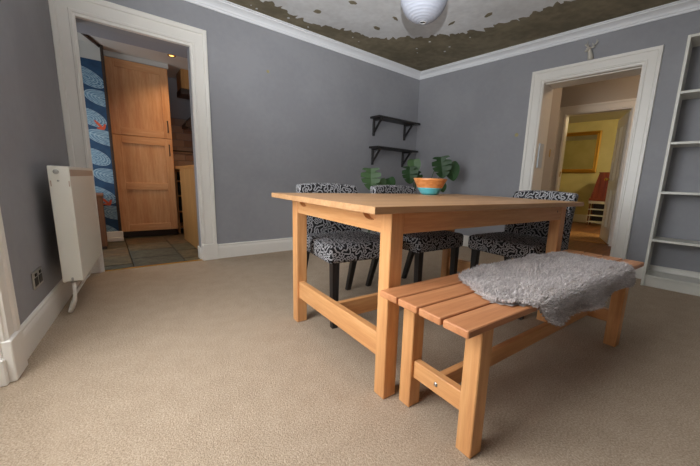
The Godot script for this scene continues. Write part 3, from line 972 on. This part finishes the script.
func ring_panel(w: float, h: float) -> ArrayMesh:   # raised moulding ring on a door face (in the y-z plane)
	var t := 0.02
	return boxes([[Vector3(-0.006, -h / 2, -w / 2), Vector3(0.006, -h / 2 + t, w / 2)], [Vector3(-0.006, h / 2 - t, -w / 2), Vector3(0.006, h / 2, w / 2)], [Vector3(-0.006, -h / 2, -w / 2), Vector3(0.006, h / 2, -w / 2 + t)], [Vector3(-0.006, -h / 2, w / 2 - t), Vector3(0.006, h / 2, w / 2)]], 0.003)

func mirror_frame(w: float, h: float, fw: float) -> ArrayMesh:
	var st := new_st()
	var prof := [Vector2(0, 0.012), Vector2(0.012, 0.022), Vector2(0.03, 0.02), Vector2(0.045, 0.034), Vector2(0.065, 0.045), Vector2(fw, 0.04), Vector2(fw + 0.003, 0.0)]
	var iw := w / 2 - fw
	var ih := h / 2 - fw
	for k in prof.size() - 1:
		var rect := func(p: Vector2):
			return [Vector3(-p.y, -ih - p.x, -iw - p.x), Vector3(-p.y, ih + p.x, -iw - p.x), Vector3(-p.y, ih + p.x, iw + p.x), Vector3(-p.y, -ih - p.x, iw + p.x)]
		var A: Array = rect.call(prof[k])
		var B: Array = rect.call(prof[k + 1])
		var dn: float = prof[k + 1].x - prof[k].x
		var dw: float = -(prof[k + 1].y - prof[k].y)
		var o := [Vector3(-dn, 0, -dw), Vector3(-dn, dw, 0), Vector3(-dn, 0, dw), Vector3(-dn, -dw, 0)]
		for i in 4:
			quad(st, A[i], A[(i + 1) % 4], B[(i + 1) % 4], B[i], o[i])
	return st.commit()

# ---------------------------------------------------------------- table and bench
func build_table():
	var L := 1.5764
	var W := 0.9375
	var lw := 0.0605
	var H := 0.74
	var x0 := 0.1026
	var x1 := L - 0.132
	var z0 := -0.0398
	var z1 := -W + 0.0398
	var t := thing("dining_table", "birch dining table with straight square legs and low stretchers", "table", TABLE_AT, TABLE_TURN)
	for k in 5:   # boards of the top
		var b0 := -W + W / 5 * k
		box(t, "tabletop_board", Vector3(0, H - 0.024, b0), Vector3(L, H, b0 + W / 5 - 0.0004), M.pale_x, 0.0012)
	for p in [[x0, z0 - lw], [x0, z1], [x1 - lw, z0 - lw], [x1 - lw, z1]]:
		box(t, "leg", Vector3(p[0], 0, p[1]), Vector3(p[0] + lw, H - 0.024, p[1] + lw), M.birch_y, 0.003)
	var ay := 0.637
	var at := H - 0.024
	for z in [z0 - 0.027, z1 + 0.003]:
		box(t, "apron", Vector3(x0 + lw, ay, z), Vector3(x1 - lw, at, z + 0.024), M.birch_x)
	for x in [x0 + 0.006, x1 - 0.03]:   # end aprons with two pull notches under the top
		var a := z1 + lw
		var b := z0 - lw
		var poly := PackedVector2Array([Vector2(a, ay), Vector2(b, ay), Vector2(b, at)])
		for c in [b - 0.07, a + 0.075]:
			for i in 9:
				var th := PI * i / 8.0
				poly.append(Vector2(c + 0.05 * cos(th), at - 0.04 * pow(sin(th), 0.6)))
		poly.append(Vector2(a, at))
		obj("apron", extrude(poly, x, x + 0.024, func(p, q, h): return Vector3(h, q, p)), M.birch_z, t)
	for x in [x0 + 0.0305, x1 - 0.0465]:   # rails the pull slides run in, seen through the notches
		box(t, "slide_rail", Vector3(x, ay + 0.02, z1 + lw), Vector3(x + 0.016, at, z0 - lw), M.birch_z)
	for x in [x0 + 0.012, x1 - lw + 0.012]:
		box(t, "end_stretcher", Vector3(x, 0.148, z1 + lw), Vector3(x + 0.03, 0.245, z0 - lw), M.birch_z)
	box(t, "long_stretcher", Vector3(x0 + 0.042, 0.155, -W / 2 - 0.014), Vector3(x1 - lw + 0.012, 0.238, -W / 2 + 0.014), M.birch_x)
	for k in [[1.34, at - 0.03]]:   # knots in the near apron
		obj("knot", lathe([Vector2(0.0005, 0.0006), Vector2(0.005, 0.0006), Vector2(0.006, 0)], 12), M.brown_x, t, Vector3(k[0], k[1], z0 - 0.003), Vector3(PI / 2, 0, 0))

func build_bench():
	var L := 1.4787
	var W := 0.3678
	var H := 0.45
	var bo := 0.0965
	var bl := 0.056
	var bz := 0.0209
	var t := thing("bench", "slatted birch bench with low stretchers in front of the table", "bench", BENCH_AT, BENCH_TURN)
	var sw := (W - 3 * 0.008) / 4
	for k in 4:
		var z := -W + (sw + 0.008) * k
		box(t, "seat_slat", Vector3(0, H - 0.023, z), Vector3(L, H, z + sw), M.slat_x, 0.003)
	for x in [bo, L - bo - bl]:
		for z in [-bz - bl, -W + bz]:
			box(t, "leg", Vector3(x, 0, z), Vector3(x + bl, H - 0.023, z + bl), M.birch_y, 0.003)
		box(t, "end_stretcher", Vector3(x + 0.014, 0.12, -W + bz + bl), Vector3(x + 0.042, 0.186, -bz - bl), M.birch_z)
		box(t, "seat_batten", Vector3(x + 0.016, H - 0.05, -W + bz + bl), Vector3(x + 0.04, H - 0.023, -bz - bl), M.birch_z)
		var e: float = x + 0.013 if x < 0.5 else x + 0.043
		obj("bolt", lathe([Vector2(0.0005, 0.003), Vector2(0.006, 0.003), Vector2(0.008, 0.0)], 12), M.steel, t, Vector3(e, 0.153, -W / 2), Vector3(0, 0, PI / 2 if x < 0.5 else -PI / 2))
	box(t, "long_stretcher", Vector3(bo + 0.042, 0.122, -W / 2 - 0.013), Vector3(L - bo - 0.042, 0.184, -W / 2 + 0.013), M.birch_x)
	build_fleece()

func fleece_at(u: float, q: float, lift: float) -> Vector3:   # the skin lies on the seat and folds over its front edge
	var r := 0.022
	var top := 0.452
	var edge := -0.004
	var arc := r * PI / 2
	var wob := 0.006 * sin(u * 31.0 + q * 9.0) + 0.005 * sin(u * 13.0 - q * 23.0)
	var s := q - (edge - r)
	if s < 0:
		return Vector3(u, top + lift + maxf(0.0, wob), q)
	if s < arc:
		var a := s / r
		return Vector3(u, top - r + cos(a) * (r + lift), edge - r + sin(a) * (r + lift) + 0.004)
	var d := s - arc
	return Vector3(u, top - r - d, edge + lift + 0.006 + d * 0.16 + d * 0.35 * sin(u * 17.0 + 1.0) * 0.4)

func build_fleece():
	var poly := PackedVector2Array([Vector2(0.44, -0.345), Vector2(0.345, -0.31), Vector2(0.295, -0.235), Vector2(0.25, -0.155), Vector2(0.228, -0.08), Vector2(0.255, -0.035), Vector2(0.31, -0.012), Vector2(0.355, 0.005), Vector2(0.392, 0.05), Vector2(0.44, 0.072), Vector2(0.49, 0.08), Vector2(0.552, 0.075), Vector2(0.62, 0.07), Vector2(0.727, 0.077), Vector2(0.85, 0.088), Vector2(0.9, 0.082), Vector2(0.988, 0.057), Vector2(1.087, 0.052), Vector2(1.2, 0.063), Vector2(1.265, 0.065), Vector2(1.275, 0.04), Vector2(1.25, -0.12), Vector2(1.255, -0.32), Vector2(1.058, -0.341), Vector2(0.727, -0.355)])
	var f := thing("sheepskin_rug", "pale grey sheepskin draped over the bench seat and front edge", "sheepskin", BENCH_AT, BENCH_TURN)
	var g := 0.0125
	var nu := int(1.2 / g)
	var nq := int(0.6 / g)
	var st := new_st()
	var P := func(i, j): return Vector2(0.15 + i * g, -0.38 + j * g)
	for j in nq:
		for i in nu:
			var c: Vector2 = P.call(i, j) + Vector2(g, g) * 0.5
			if not Geometry2D.is_point_in_polygon(c, poly):
				continue
			var a: Vector2 = P.call(i, j)
			var b: Vector2 = P.call(i + 1, j)
			var e: Vector2 = P.call(i + 1, j + 1)
			var h: Vector2 = P.call(i, j + 1)
			var A := fleece_at(a.x, a.y, 0.012)
			var B := fleece_at(b.x, b.y, 0.012)
			var C := fleece_at(e.x, e.y, 0.012)
			var D := fleece_at(h.x, h.y, 0.012)
			quad(st, A, B, C, D, Vector3(0, 1, 0.6))
			quad(st, fleece_at(a.x, a.y, 0.001), fleece_at(b.x, b.y, 0.001), fleece_at(e.x, e.y, 0.001), fleece_at(h.x, h.y, 0.001), Vector3(0, -1, -0.6))
	obj("skin", st.commit(), M.fleece, f)
	# curls of wool
	var fs := new_st()
	var n := FastNoiseLite.new()
	n.seed = 3
	n.frequency = 30.0
	var made := 0
	while made < 46000:
		var q := Vector2(rng.randf_range(0.18, 1.29), rng.randf_range(-0.37, 0.2))
		if not Geometry2D.is_point_in_polygon(q, poly):
			continue
		made += 1
		var p := fleece_at(q.x, q.y, 0.008)
		var nor := (fleece_at(q.x, q.y, 0.02) - p).normalized()
		var lean := Vector3(rng.randf_range(-1, 1), rng.randf_range(-1, 1), rng.randf_range(-1, 1)) * 0.8
		lean += Vector3(n.get_noise_2d(q.x, q.y), 0, n.get_noise_2d(q.y + 9.0, q.x)) * 0.7
		var dir := (nor + lean).normalized()
		if dir.dot(nor) < 0.15:
			dir = (dir + nor).normalized()
		var len := rng.randf_range(0.008, 0.015)
		var side := dir.cross(nor + Vector3(0.3, 0.1, 0.2)).normalized() * 0.0016
		var mid := p + dir * len * 0.6 + nor * 0.002
		var tip := p + dir * len + lean * 0.004
		var v := rng.randf_range(0.5, 0.78)
		fs.set_color(Color(v, v * 0.91, v * 0.875))
		tri(fs, p - side, p + side, mid + side * 0.8, nor)
		tri(fs, p - side, mid + side * 0.8, mid - side * 0.8, nor)
		tri(fs, mid - side * 0.8, mid + side * 0.8, tip, nor)
	var fur := obj("wool", fs.commit(), M.fur, f)
	fur.set_meta("kind", "stuff")

# ---------------------------------------------------------------- chairs
func build_chairs():
	var spots := [[0.447, -0.862, -0.06, "patterned black and white chair nearest the kitchen doorway, behind the table"], [1.05, -0.85, 0.02, "patterned black and white chair behind the table, under the black wall shelves"], [1.50, -0.345, -PI / 2, "patterned black and white chair at the hall end of the table"]]
	var proto: Node3D = null
	for s in spots:
		var lp := Vector3(s[0], 0, s[1])
		var at := TABLE_AT + Basis(Vector3.UP, TABLE_TURN) * lp
		var c: Node3D
		if proto == null:
			proto = make_chair(s[3])
			c = proto
		else:
			c = proto.duplicate()
			c.name = numbered("dining_chair")
			add_child(c)
			c.set_meta("label", s[3])
		c.position = at
		c.rotation.y = TABLE_TURN + s[2]

func make_chair(label: String) -> Node3D:
	var t := thing("dining_chair", label, "chair", Vector3.ZERO, 0.0, "upholstered chairs at the table")
	obj("seat", round_box(Vector3(0.46, 0.10, 0.45), 0.025, func(v: Vector3):
		if v.y > 0:
			v.y += 0.012 * (1.0 - pow(v.x / 0.23, 2)) * (1.0 - pow(v.z / 0.225, 2))
		v.x *= 1.0 + 0.03 * v.z / 0.225
		return v, 8), M.squiggle, t, Vector3(0, 0.425, 0.01))
	obj("backrest", round_box(Vector3(0.455, 0.432, 0.075), 0.022, func(v: Vector3):
		var k := (v.y + 0.22) / 0.44
		v.z -= 0.095 * k * k - 0.02 * k + 0.012 * (1.0 - pow(v.x / 0.22, 2)) * k
		v.y -= 0.012 * pow(v.x / 0.22, 2) * k
		v.x *= 1.0 - 0.04 * k
		return v, 8), M.squiggle, t, Vector3(0, 0.581, -0.225))
	for s in [-1.0, 1.0]:
		obj("leg", taper_leg(Vector3(s * 0.185, 0.385, 0.195), Vector3(s * 0.185, 0, 0.2), 0.021, 0.016), M.black_leg, t)
		obj("leg", taper_leg(Vector3(s * 0.19, 0.385, -0.2), Vector3(s * 0.195, 0, -0.325), 0.021, 0.016), M.black_leg, t)
	return t

func taper_leg(a: Vector3, b: Vector3, ra: float, rb: float) -> ArrayMesh:
	var st := new_st()
	var o := [Vector3(-1, 0, -1), Vector3(1, 0, -1), Vector3(1, 0, 1), Vector3(-1, 0, 1)]
	for i in 4:
		var j := (i + 1) % 4
		quad(st, a + o[i] * ra, a + o[j] * ra, b + o[j] * rb, b + o[i] * rb, o[i] + o[j])
	quad(st, b + o[0] * rb, b + o[1] * rb, b + o[2] * rb, b + o[3] * rb, Vector3.DOWN)
	quad(st, a + o[0] * ra, a + o[1] * ra, a + o[2] * ra, a + o[3] * ra, Vector3.UP)
	return st.commit()

# ---------------------------------------------------------------- bookcase, radiator, wall things
func build_bookcase():
	var t := thing("bookcase", "tall white open-backed bookcase standing empty against the right wall", "bookcase", wr(2.8243, 0, 0.022), WALL_R)
	var D := 0.257
	var W := 0.8
	for z in [0.0, W - 0.02]:
		var s := box(t, "side_panel", Vector3(-D, 0, z), Vector3(0, 2.015, z + 0.02), M.shelf_white)
		for y in range(14):
			for x in [-D + 0.04, -0.04]:
				var yy := 0.25 + y * 0.115
				obj("peg_hole", bevel_box(Vector3(0.006, 0.006, 0.0012), 0.001), M.grey_plastic, s, Vector3(x + D / 2, yy - 1.0075, 0.0101 if z < 0.1 else -0.0101))
	for y in [0.08, 0.396, 0.80, 1.198, 1.586, 1.995]:
		box(t, "shelf", Vector3(-D + 0.001, y, 0.02), Vector3(0, y + 0.02, W - 0.02), M.shelf_white)
	box(t, "toe_kick", Vector3(-D + 0.012, 0, 0.02), Vector3(-D + 0.028, 0.08, W - 0.02), M.shelf_white)

func build_radiator():
	var t := thing("radiator", "white double panel radiator on the wall beside the kitchen doorway", "radiator", Vector3(LX + 0.017, 0, 0), WALL_L)
	var z0 := 0.21
	var z1 := 1.0
	var y0 := 0.2
	var y1 := 0.842
	for o in [0.052, 0.125]:
		box(t, "panel", Vector3(o, y0, z0 + 0.004), Vector3(o + 0.011, y1 - 0.004, z1 - 0.004), M.radiator, 0.004)
	for z in [z0, z1 - 0.004]:
		box(t, "side_cover", Vector3(0.05, y0 + 0.008, z), Vector3(0.136, y1, z + 0.004), M.radiator, 0.0015)
	for k in 30:
		var z := lerpf(z0 + 0.015, z1 - 0.02, k / 29.0)
		box(t, "convector_fin", Vector3(0.064, y0 + 0.05, z), Vector3(0.124, y1 - 0.03, z + 0.002), M.radiator, 0.0005)
	var gr := box(t, "top_grille", Vector3(0.05, y1 - 0.006, z0), Vector3(0.136, y1, z1), M.radiator, 0.0015)
	for k in 12:
		obj("slot", bevel_box(Vector3(0.05, 0.002, 0.018), 0.0005), M.grey_plastic, gr, Vector3(0, 0.0035, -0.33 + k * 0.06))
	box(t, "label_strip", Vector3(0.1361, 0.79, z0 + 0.02), Vector3(0.1372, 0.826, z1 - 0.006), M.grille, 0.0005)
	var zf := z1 + 0.001
	obj("end_badge", lathe([Vector2(0.0005, 0.004), Vector2(0.009, 0.004), Vector2(0.012, 0.002), Vector2(0.0125, 0.0)], 16), M.steel, t, Vector3(0.083, 0.812, zf), Vector3(PI / 2, 0, 0))
	obj("bleed_screw", lathe([Vector2(0.0005, 0.003), Vector2(0.005, 0.003), Vector2(0.005, 0.0)], 10), M.steel, t, Vector3(0.088, 0.765, zf), Vector3(PI / 2, 0, 0))
	for o in [0.058, 0.13]:
		obj("clip_slot", bevel_box(Vector3(0.004, 0.03, 0.002), 0.0005), M.grille, t, Vector3(o, 0.75, zf))
	obj("valve", lathe([Vector2(0.0005, 0), Vector2(0.014, 0), Vector2(0.016, 0.008), Vector2(0.016, 0.028), Vector2(0.012, 0.034), Vector2(0.012, 0.05), Vector2(0.0005, 0.052)], 16), M.steel, t, Vector3(0.092, 0.2, 0.985), Vector3(0, 0, 0))
	obj("pipe", tube([Vector3(0.092, 0.23, 0.985), Vector3(0.092, 0.14, 0.985), Vector3(0.088, 0.09, 0.98), Vector3(0.07, 0.04, 0.96), Vector3(0.055, 0.012, 0.94)], [0.0095], 10), M.white, t)
	obj("pipe", tube([Vector3(0.055, 0.02, 0.965), Vector3(0.06, 0.055, 0.9), Vector3(0.06, 0.075, 0.8), Vector3(0.06, 0.075, 0.45), Vector3(0.075, 0.09, 0.42), Vector3(0.09, 0.14, 0.41), Vector3(0.092, 0.21, 0.41)], [0.008], 10), M.white, t)

func build_wall_things():
	# black shelves on the back wall
	for s in [[1.626, "upper black wooden shelf on two triangular brackets", -0.9, -0.13], [1.25, "lower black wooden shelf on two triangular brackets", -0.905, -0.14]]:
		var y: float = s[0]
		var t := thing("wall_shelf", s[1], "shelf", Vector3((s[2] + s[3]) * 0.5, y, 0), 0.0, "black shelves in the corner")
		var hw: float = (s[3] - s[2]) * 0.5
		box(t, "board", Vector3(-hw, 0, 0.001), Vector3(hw, 0.024, 0.185), M.black_leg, 0.002)
		for x in [-hw + 0.06, hw - 0.135]:
			var bk := box(t, "bracket", Vector3(x - 0.015, -0.21, 0.001), Vector3(x + 0.015, 0, 0.022), M.black_leg, 0.002)
			var c := (Vector3(x, -0.105, 0.0115))
			obj("arm", bevel_box(Vector3(0.03, 0.02, 0.15), 0.002), M.black_leg, bk, Vector3(x, -0.01, 0.095) - c)
			obj("brace", bevel_box(Vector3(0.026, 0.018, 0.215), 0.002), M.black_leg, bk, Vector3(x, -0.098, 0.082) - c, Vector3(-PI / 4 - 0.05, 0, 0))
	# double socket on the left wall
	var so := thing("wall_socket", "brushed metal double socket on the left wall below the radiator end", "socket", wl(1.14, 0.28, 0.0), WALL_L)
	box(so, "plate", Vector3(0, -0.043, -0.073), Vector3(0.008, 0.043, 0.073), M.steel, 0.003)
	for z in [-0.035, 0.035]:
		box(so, "insert", Vector3(0.007, -0.03, z - 0.026), Vector3(0.0095, 0.012, z + 0.026), M.black, 0.001)
		box(so, "rocker", Vector3(0.007, 0.018, z - 0.012), Vector3(0.012, 0.034, z + 0.012), M.black, 0.002)
	# white stag head over the hall doorway
	var st := thing("stag_head", "small white stag head with antlers above the hall doorway", "ornament", wr(2.12, 2.075, 0.002), WALL_R)
	var head := new_st()
	var ni := add_tube(head, [Vector3(-0.004, 0.0, 0.0), Vector3(-0.02, 0.03, -0.002), Vector3(-0.034, 0.062, -0.008), Vector3(-0.045, 0.085, -0.012)], [0.026, 0.023, 0.018, 0.012], 12)
	ni = add_tube(head, [Vector3(-0.034, 0.09, -0.008), Vector3(-0.048, 0.082, -0.018), Vector3(-0.06, 0.07, -0.034), Vector3(-0.066, 0.064, -0.042)], [0.013, 0.017, 0.011, 0.007], 12, ni)
	for e in [-1.0, 1.0]:
		ni = add_tube(head, [Vector3(-0.034, 0.094, -0.008 + e * 0.012), Vector3(-0.032, 0.1, -0.008 + e * 0.03), Vector3(-0.03, 0.101, -0.008 + e * 0.04)], [0.004, 0.006, 0.001], 8, ni)
	head.generate_normals()
	obj("head", head.commit(), M.cream, st)
	for e in [-1.0, 1.0]:
		var an := new_st()
		var k := add_tube(an, [Vector3(-0.034, 0.095, -0.006 + e * 0.006), Vector3(-0.03, 0.115, -0.006 + e * 0.03), Vector3(-0.026, 0.14, -0.004 + e * 0.042), Vector3(-0.022, 0.168, -0.002 + e * 0.036)], [0.0055, 0.005, 0.0045, 0.002], 8)
		k = add_tube(an, [Vector3(-0.03, 0.115, -0.006 + e * 0.03), Vector3(-0.034, 0.13, -0.006 + e * 0.048), Vector3(-0.036, 0.146, -0.004 + e * 0.056)], [0.0045, 0.004, 0.0018], 8, k)
		k = add_tube(an, [Vector3(-0.032, 0.108, -0.006 + e * 0.02), Vector3(-0.044, 0.122, -0.006 + e * 0.018), Vector3(-0.05, 0.134, -0.006 + e * 0.014)], [0.0045, 0.004, 0.0015], 8, k)
		an.generate_normals()
		obj("antler", an.commit(), M.cream, st)
	# wall plugs left in the paint
	var p1 := obj("wall_plug", lathe([Vector2(0.0005, 0.003), Vector2(0.012, 0.003), Vector2(0.015, 0.0)], 12), M.patch, self, Vector3(-2.261, 1.886, 0.0), Vector3(PI / 2, 0, 0))
	tag(p1, "small ochre filler spot on the wall between doorway and shelves", "filler spot")
	var p2 := obj("wall_plug", lathe([Vector2(0.0005, 0.003), Vector2(0.018, 0.003), Vector2(0.022, 0.0)], 12), M.patch, self, wr(1.476, 1.41, 0.0), Vector3(0, WALL_R, PI / 2))
	tag(p2, "round ochre filler spot beside the hall doorway frame", "filler spot")

func build_lantern():
	var R := 0.15
	var t := thing("paper_lantern", "white ribbed paper globe lantern hanging from the ceiling", "lantern", Vector3(-1.975, 1.988, 1.827))
	var prof := []
	var n := 84
	for k in n + 1:
		var a := lerpf(0.12, PI - 0.2, float(k) / n)
		var r := R - 0.0022 * absf(sin(k * PI / 4.0 + PI / 2))
		prof.append(Vector2(sin(a) * r, -cos(a) * r))
	obj("paper_shade", lathe(prof, 48), M.paper, t)
	for k in [0.12, PI - 0.2]:
		var ring := []
		for i in 25:
			ring.append(Vector3(cos(TAU * i / 24) * sin(k) * R, -cos(k) * R, sin(TAU * i / 24) * sin(k) * R))
		obj("wire_ring", tube(ring, [0.0018], 6), M.wire, t)
	obj("bulb", lathe([Vector2(0.0005, -0.05), Vector2(0.018, -0.044), Vector2(0.028, -0.02), Vector2(0.024, 0.005), Vector2(0.014, 0.03), Vector2(0.014, 0.05)], 16), M.paper, t)
	obj("lamp_holder", lathe([Vector2(0.014, 0.045), Vector2(0.018, 0.05), Vector2(0.018, 0.09), Vector2(0.006, 0.1)], 14), M.plastic, t)
	obj("cord", tube([Vector3(0, 0.09, 0), Vector3(0, CEIL - 1.988 - 0.02, 0)], [0.0035], 8), M.plastic, t)
	obj("ceiling_rose", lathe([Vector2(0.0005, CEIL - 1.988 - 0.03), Vector2(0.03, CEIL - 1.988 - 0.028), Vector2(0.045, CEIL - 1.988 - 0.004)], 20), M.plastic, t)

# ---------------------------------------------------------------- plants and bowl
func leaf_mesh(size: float, sd: int, splits: int) -> ArrayMesh:   # heart-shaped blade with deep notches, folded a little at the midrib
	var st := new_st()
	var N := 28
	var r := RandomNumberGenerator.new()
	r.seed = sd
	for s in [-1.0, 1.0]:
		var out := []
		for i in N + 1:
			var t := float(i) / N            # base to tip
			var w := 0.52 * pow(sin(PI * pow(t, 0.8)), 0.55) * (1.0 - 0.2 * t)
			var y := t - 0.12 * (1.0 - t) * sin(minf(t * 9.0, PI))
			if splits > 0 and i > 3 and i < N - 2:
				var ph := fmod(t * splits + 0.2, 1.0)
				if ph < 0.2:
					w *= 0.5
			out.append(Vector3(s * w * size, (0.06 * sin(w * 5.0) + 0.16 * w - 0.25 * t * t) * size, y * size))
		for i in N:
			var m0 := Vector3(0, (-0.25 * pow(float(i) / N, 2.0)) * size, float(i) / N * size)
			var m1 := Vector3(0, (-0.25 * pow(float(i + 1) / N, 2.0)) * size, float(i + 1) / N * size)
			quad(st, m0, m1, out[i + 1], out[i], Vector3(0, 1, 0))
	return st.commit()

func build_plants():
	monstera("monstera_plant", "potted monstera with a large split leaf left of the bowl", Vector3(-1.2, 0, 0.42), [
		[Vector3(-1.33, 0.86, 0.58), 0.24, 4, 1, Vector3(-0.35, 0.75, 0.55)], [Vector3(-1.12, 0.80, 0.52), 0.13, 0, 1, Vector3(-0.2, 0.5, 0.8)], [Vector3(-1.0, 0.81, 0.55), 0.14, 0, 0, Vector3(0.3, 0.5, 0.8)]])
	monstera("monstera_plant", "potted monstera with dark glossy leaves behind the bowl in the corner", Vector3(-0.62, 0, 0.66), [
		[Vector3(-0.765, 1.025, 0.70), 0.17, 0, 1, Vector3(-0.1, 0.9, 0.45)], [Vector3(-0.85, 0.92, 0.72), 0.2, 4, 2, Vector3(-0.6, 0.4, 0.7)], [Vector3(-0.74, 0.88, 0.74), 0.15, 3, 2, Vector3(0.4, 0.3, 0.8)],
		[Vector3(-0.52, 1.03, 0.92), 0.25, 4, 2, Vector3(-0.2, 0.75, 0.6)], [Vector3(-0.34, 0.985, 0.93), 0.22, 0, 0, Vector3(0.3, 0.75, 0.5)], [Vector3(-0.48, 0.78, 0.92), 0.11, 0, 2, Vector3(0.1, 0.3, 0.8)]])

func monstera(called: String, label: String, at: Vector3, leaves: Array):
	var t := thing(called, label, "plant", at, 0.0, "potted monsteras behind the table")
	obj("pot", lathe([Vector2(0.0005, 0), Vector2(0.085, 0), Vector2(0.11, 0.19), Vector2(0.118, 0.2), Vector2(0.118, 0.22), Vector2(0.106, 0.22), Vector2(0.1, 0.19)], 24), M.pot, t)
	obj("soil", lathe([Vector2(0.1, 0.188), Vector2(0.0005, 0.2)], 24), M.soil, t)
	var k := 0
	for l in leaves:
		var p: Vector3 = l[0] - at
		var size: float = l[1]
		var up: Vector3 = (l[4] as Vector3).normalized()
		var facing: Vector3 = (EYE - l[0]).normalized()
		# the blade hangs from its stalk: its length points down and outwards, its face looks up and to the light
		var face: Vector3 = (up * 0.5 + facing).normalized()
		var along := (Vector3.DOWN * 0.9 + Vector3(up.x, 0, up.z) * 0.6)
		along = (along - face * along.dot(face)).normalized()
		var side: Vector3 = face.cross(along).normalized()
		var base := p - along * size * 0.45
		var lf := obj("leaf", leaf_mesh(size, 4 + k, l[2]), M.leaf[l[3]], t)
		lf.transform = Transform3D(Basis(side, face, along), base)
		var a := Vector3(rng.randf_range(-0.02, 0.02), 0.18, rng.randf_range(-0.02, 0.02))
		obj("stem", tube([a, a.lerp(base, 0.35) + Vector3(0, 0.1, 0), a.lerp(base, 0.75) + Vector3(0, 0.09, 0), base], [0.006, 0.005, 0.004, 0.003], 7), M.stem, t)
		k += 1

func build_bowl():
	var at := TABLE_AT + Basis(Vector3.UP, TABLE_TURN) * Vector3(1.085, 0.7405, -0.80)
	var t := thing("bowl", "orange wooden bowl with a turquoise lower half on the table", "bowl", at)
	var o := []
	for k in 9:
		var f := k / 8.0
		o.append(Vector2(0.052 + 0.066 * pow(f, 0.8), 0.112 * f))
	obj("base", lathe([Vector2(0.0005, 0.0), o[0], o[1], o[2], o[3], Vector2(lerpf(o[3].x, o[4].x, 0.5), 0.048), Vector2(o[3].x - 0.008, 0.04), Vector2(0.0005, 0.012)], 40), M.turquoise, t)
	obj("wall", lathe([Vector2(lerpf(o[3].x, o[4].x, 0.5), 0.048), o[4], o[5], o[6], o[7], o[8], Vector2(o[8].x - 0.003, 0.113), Vector2(o[8].x - 0.009, 0.11), Vector2(o[6].x - 0.009, o[6].y), Vector2(o[4].x - 0.009, o[4].y), Vector2(0.04, 0.022), Vector2(0.0005, 0.015)], 40), M.bowl_wood, t)
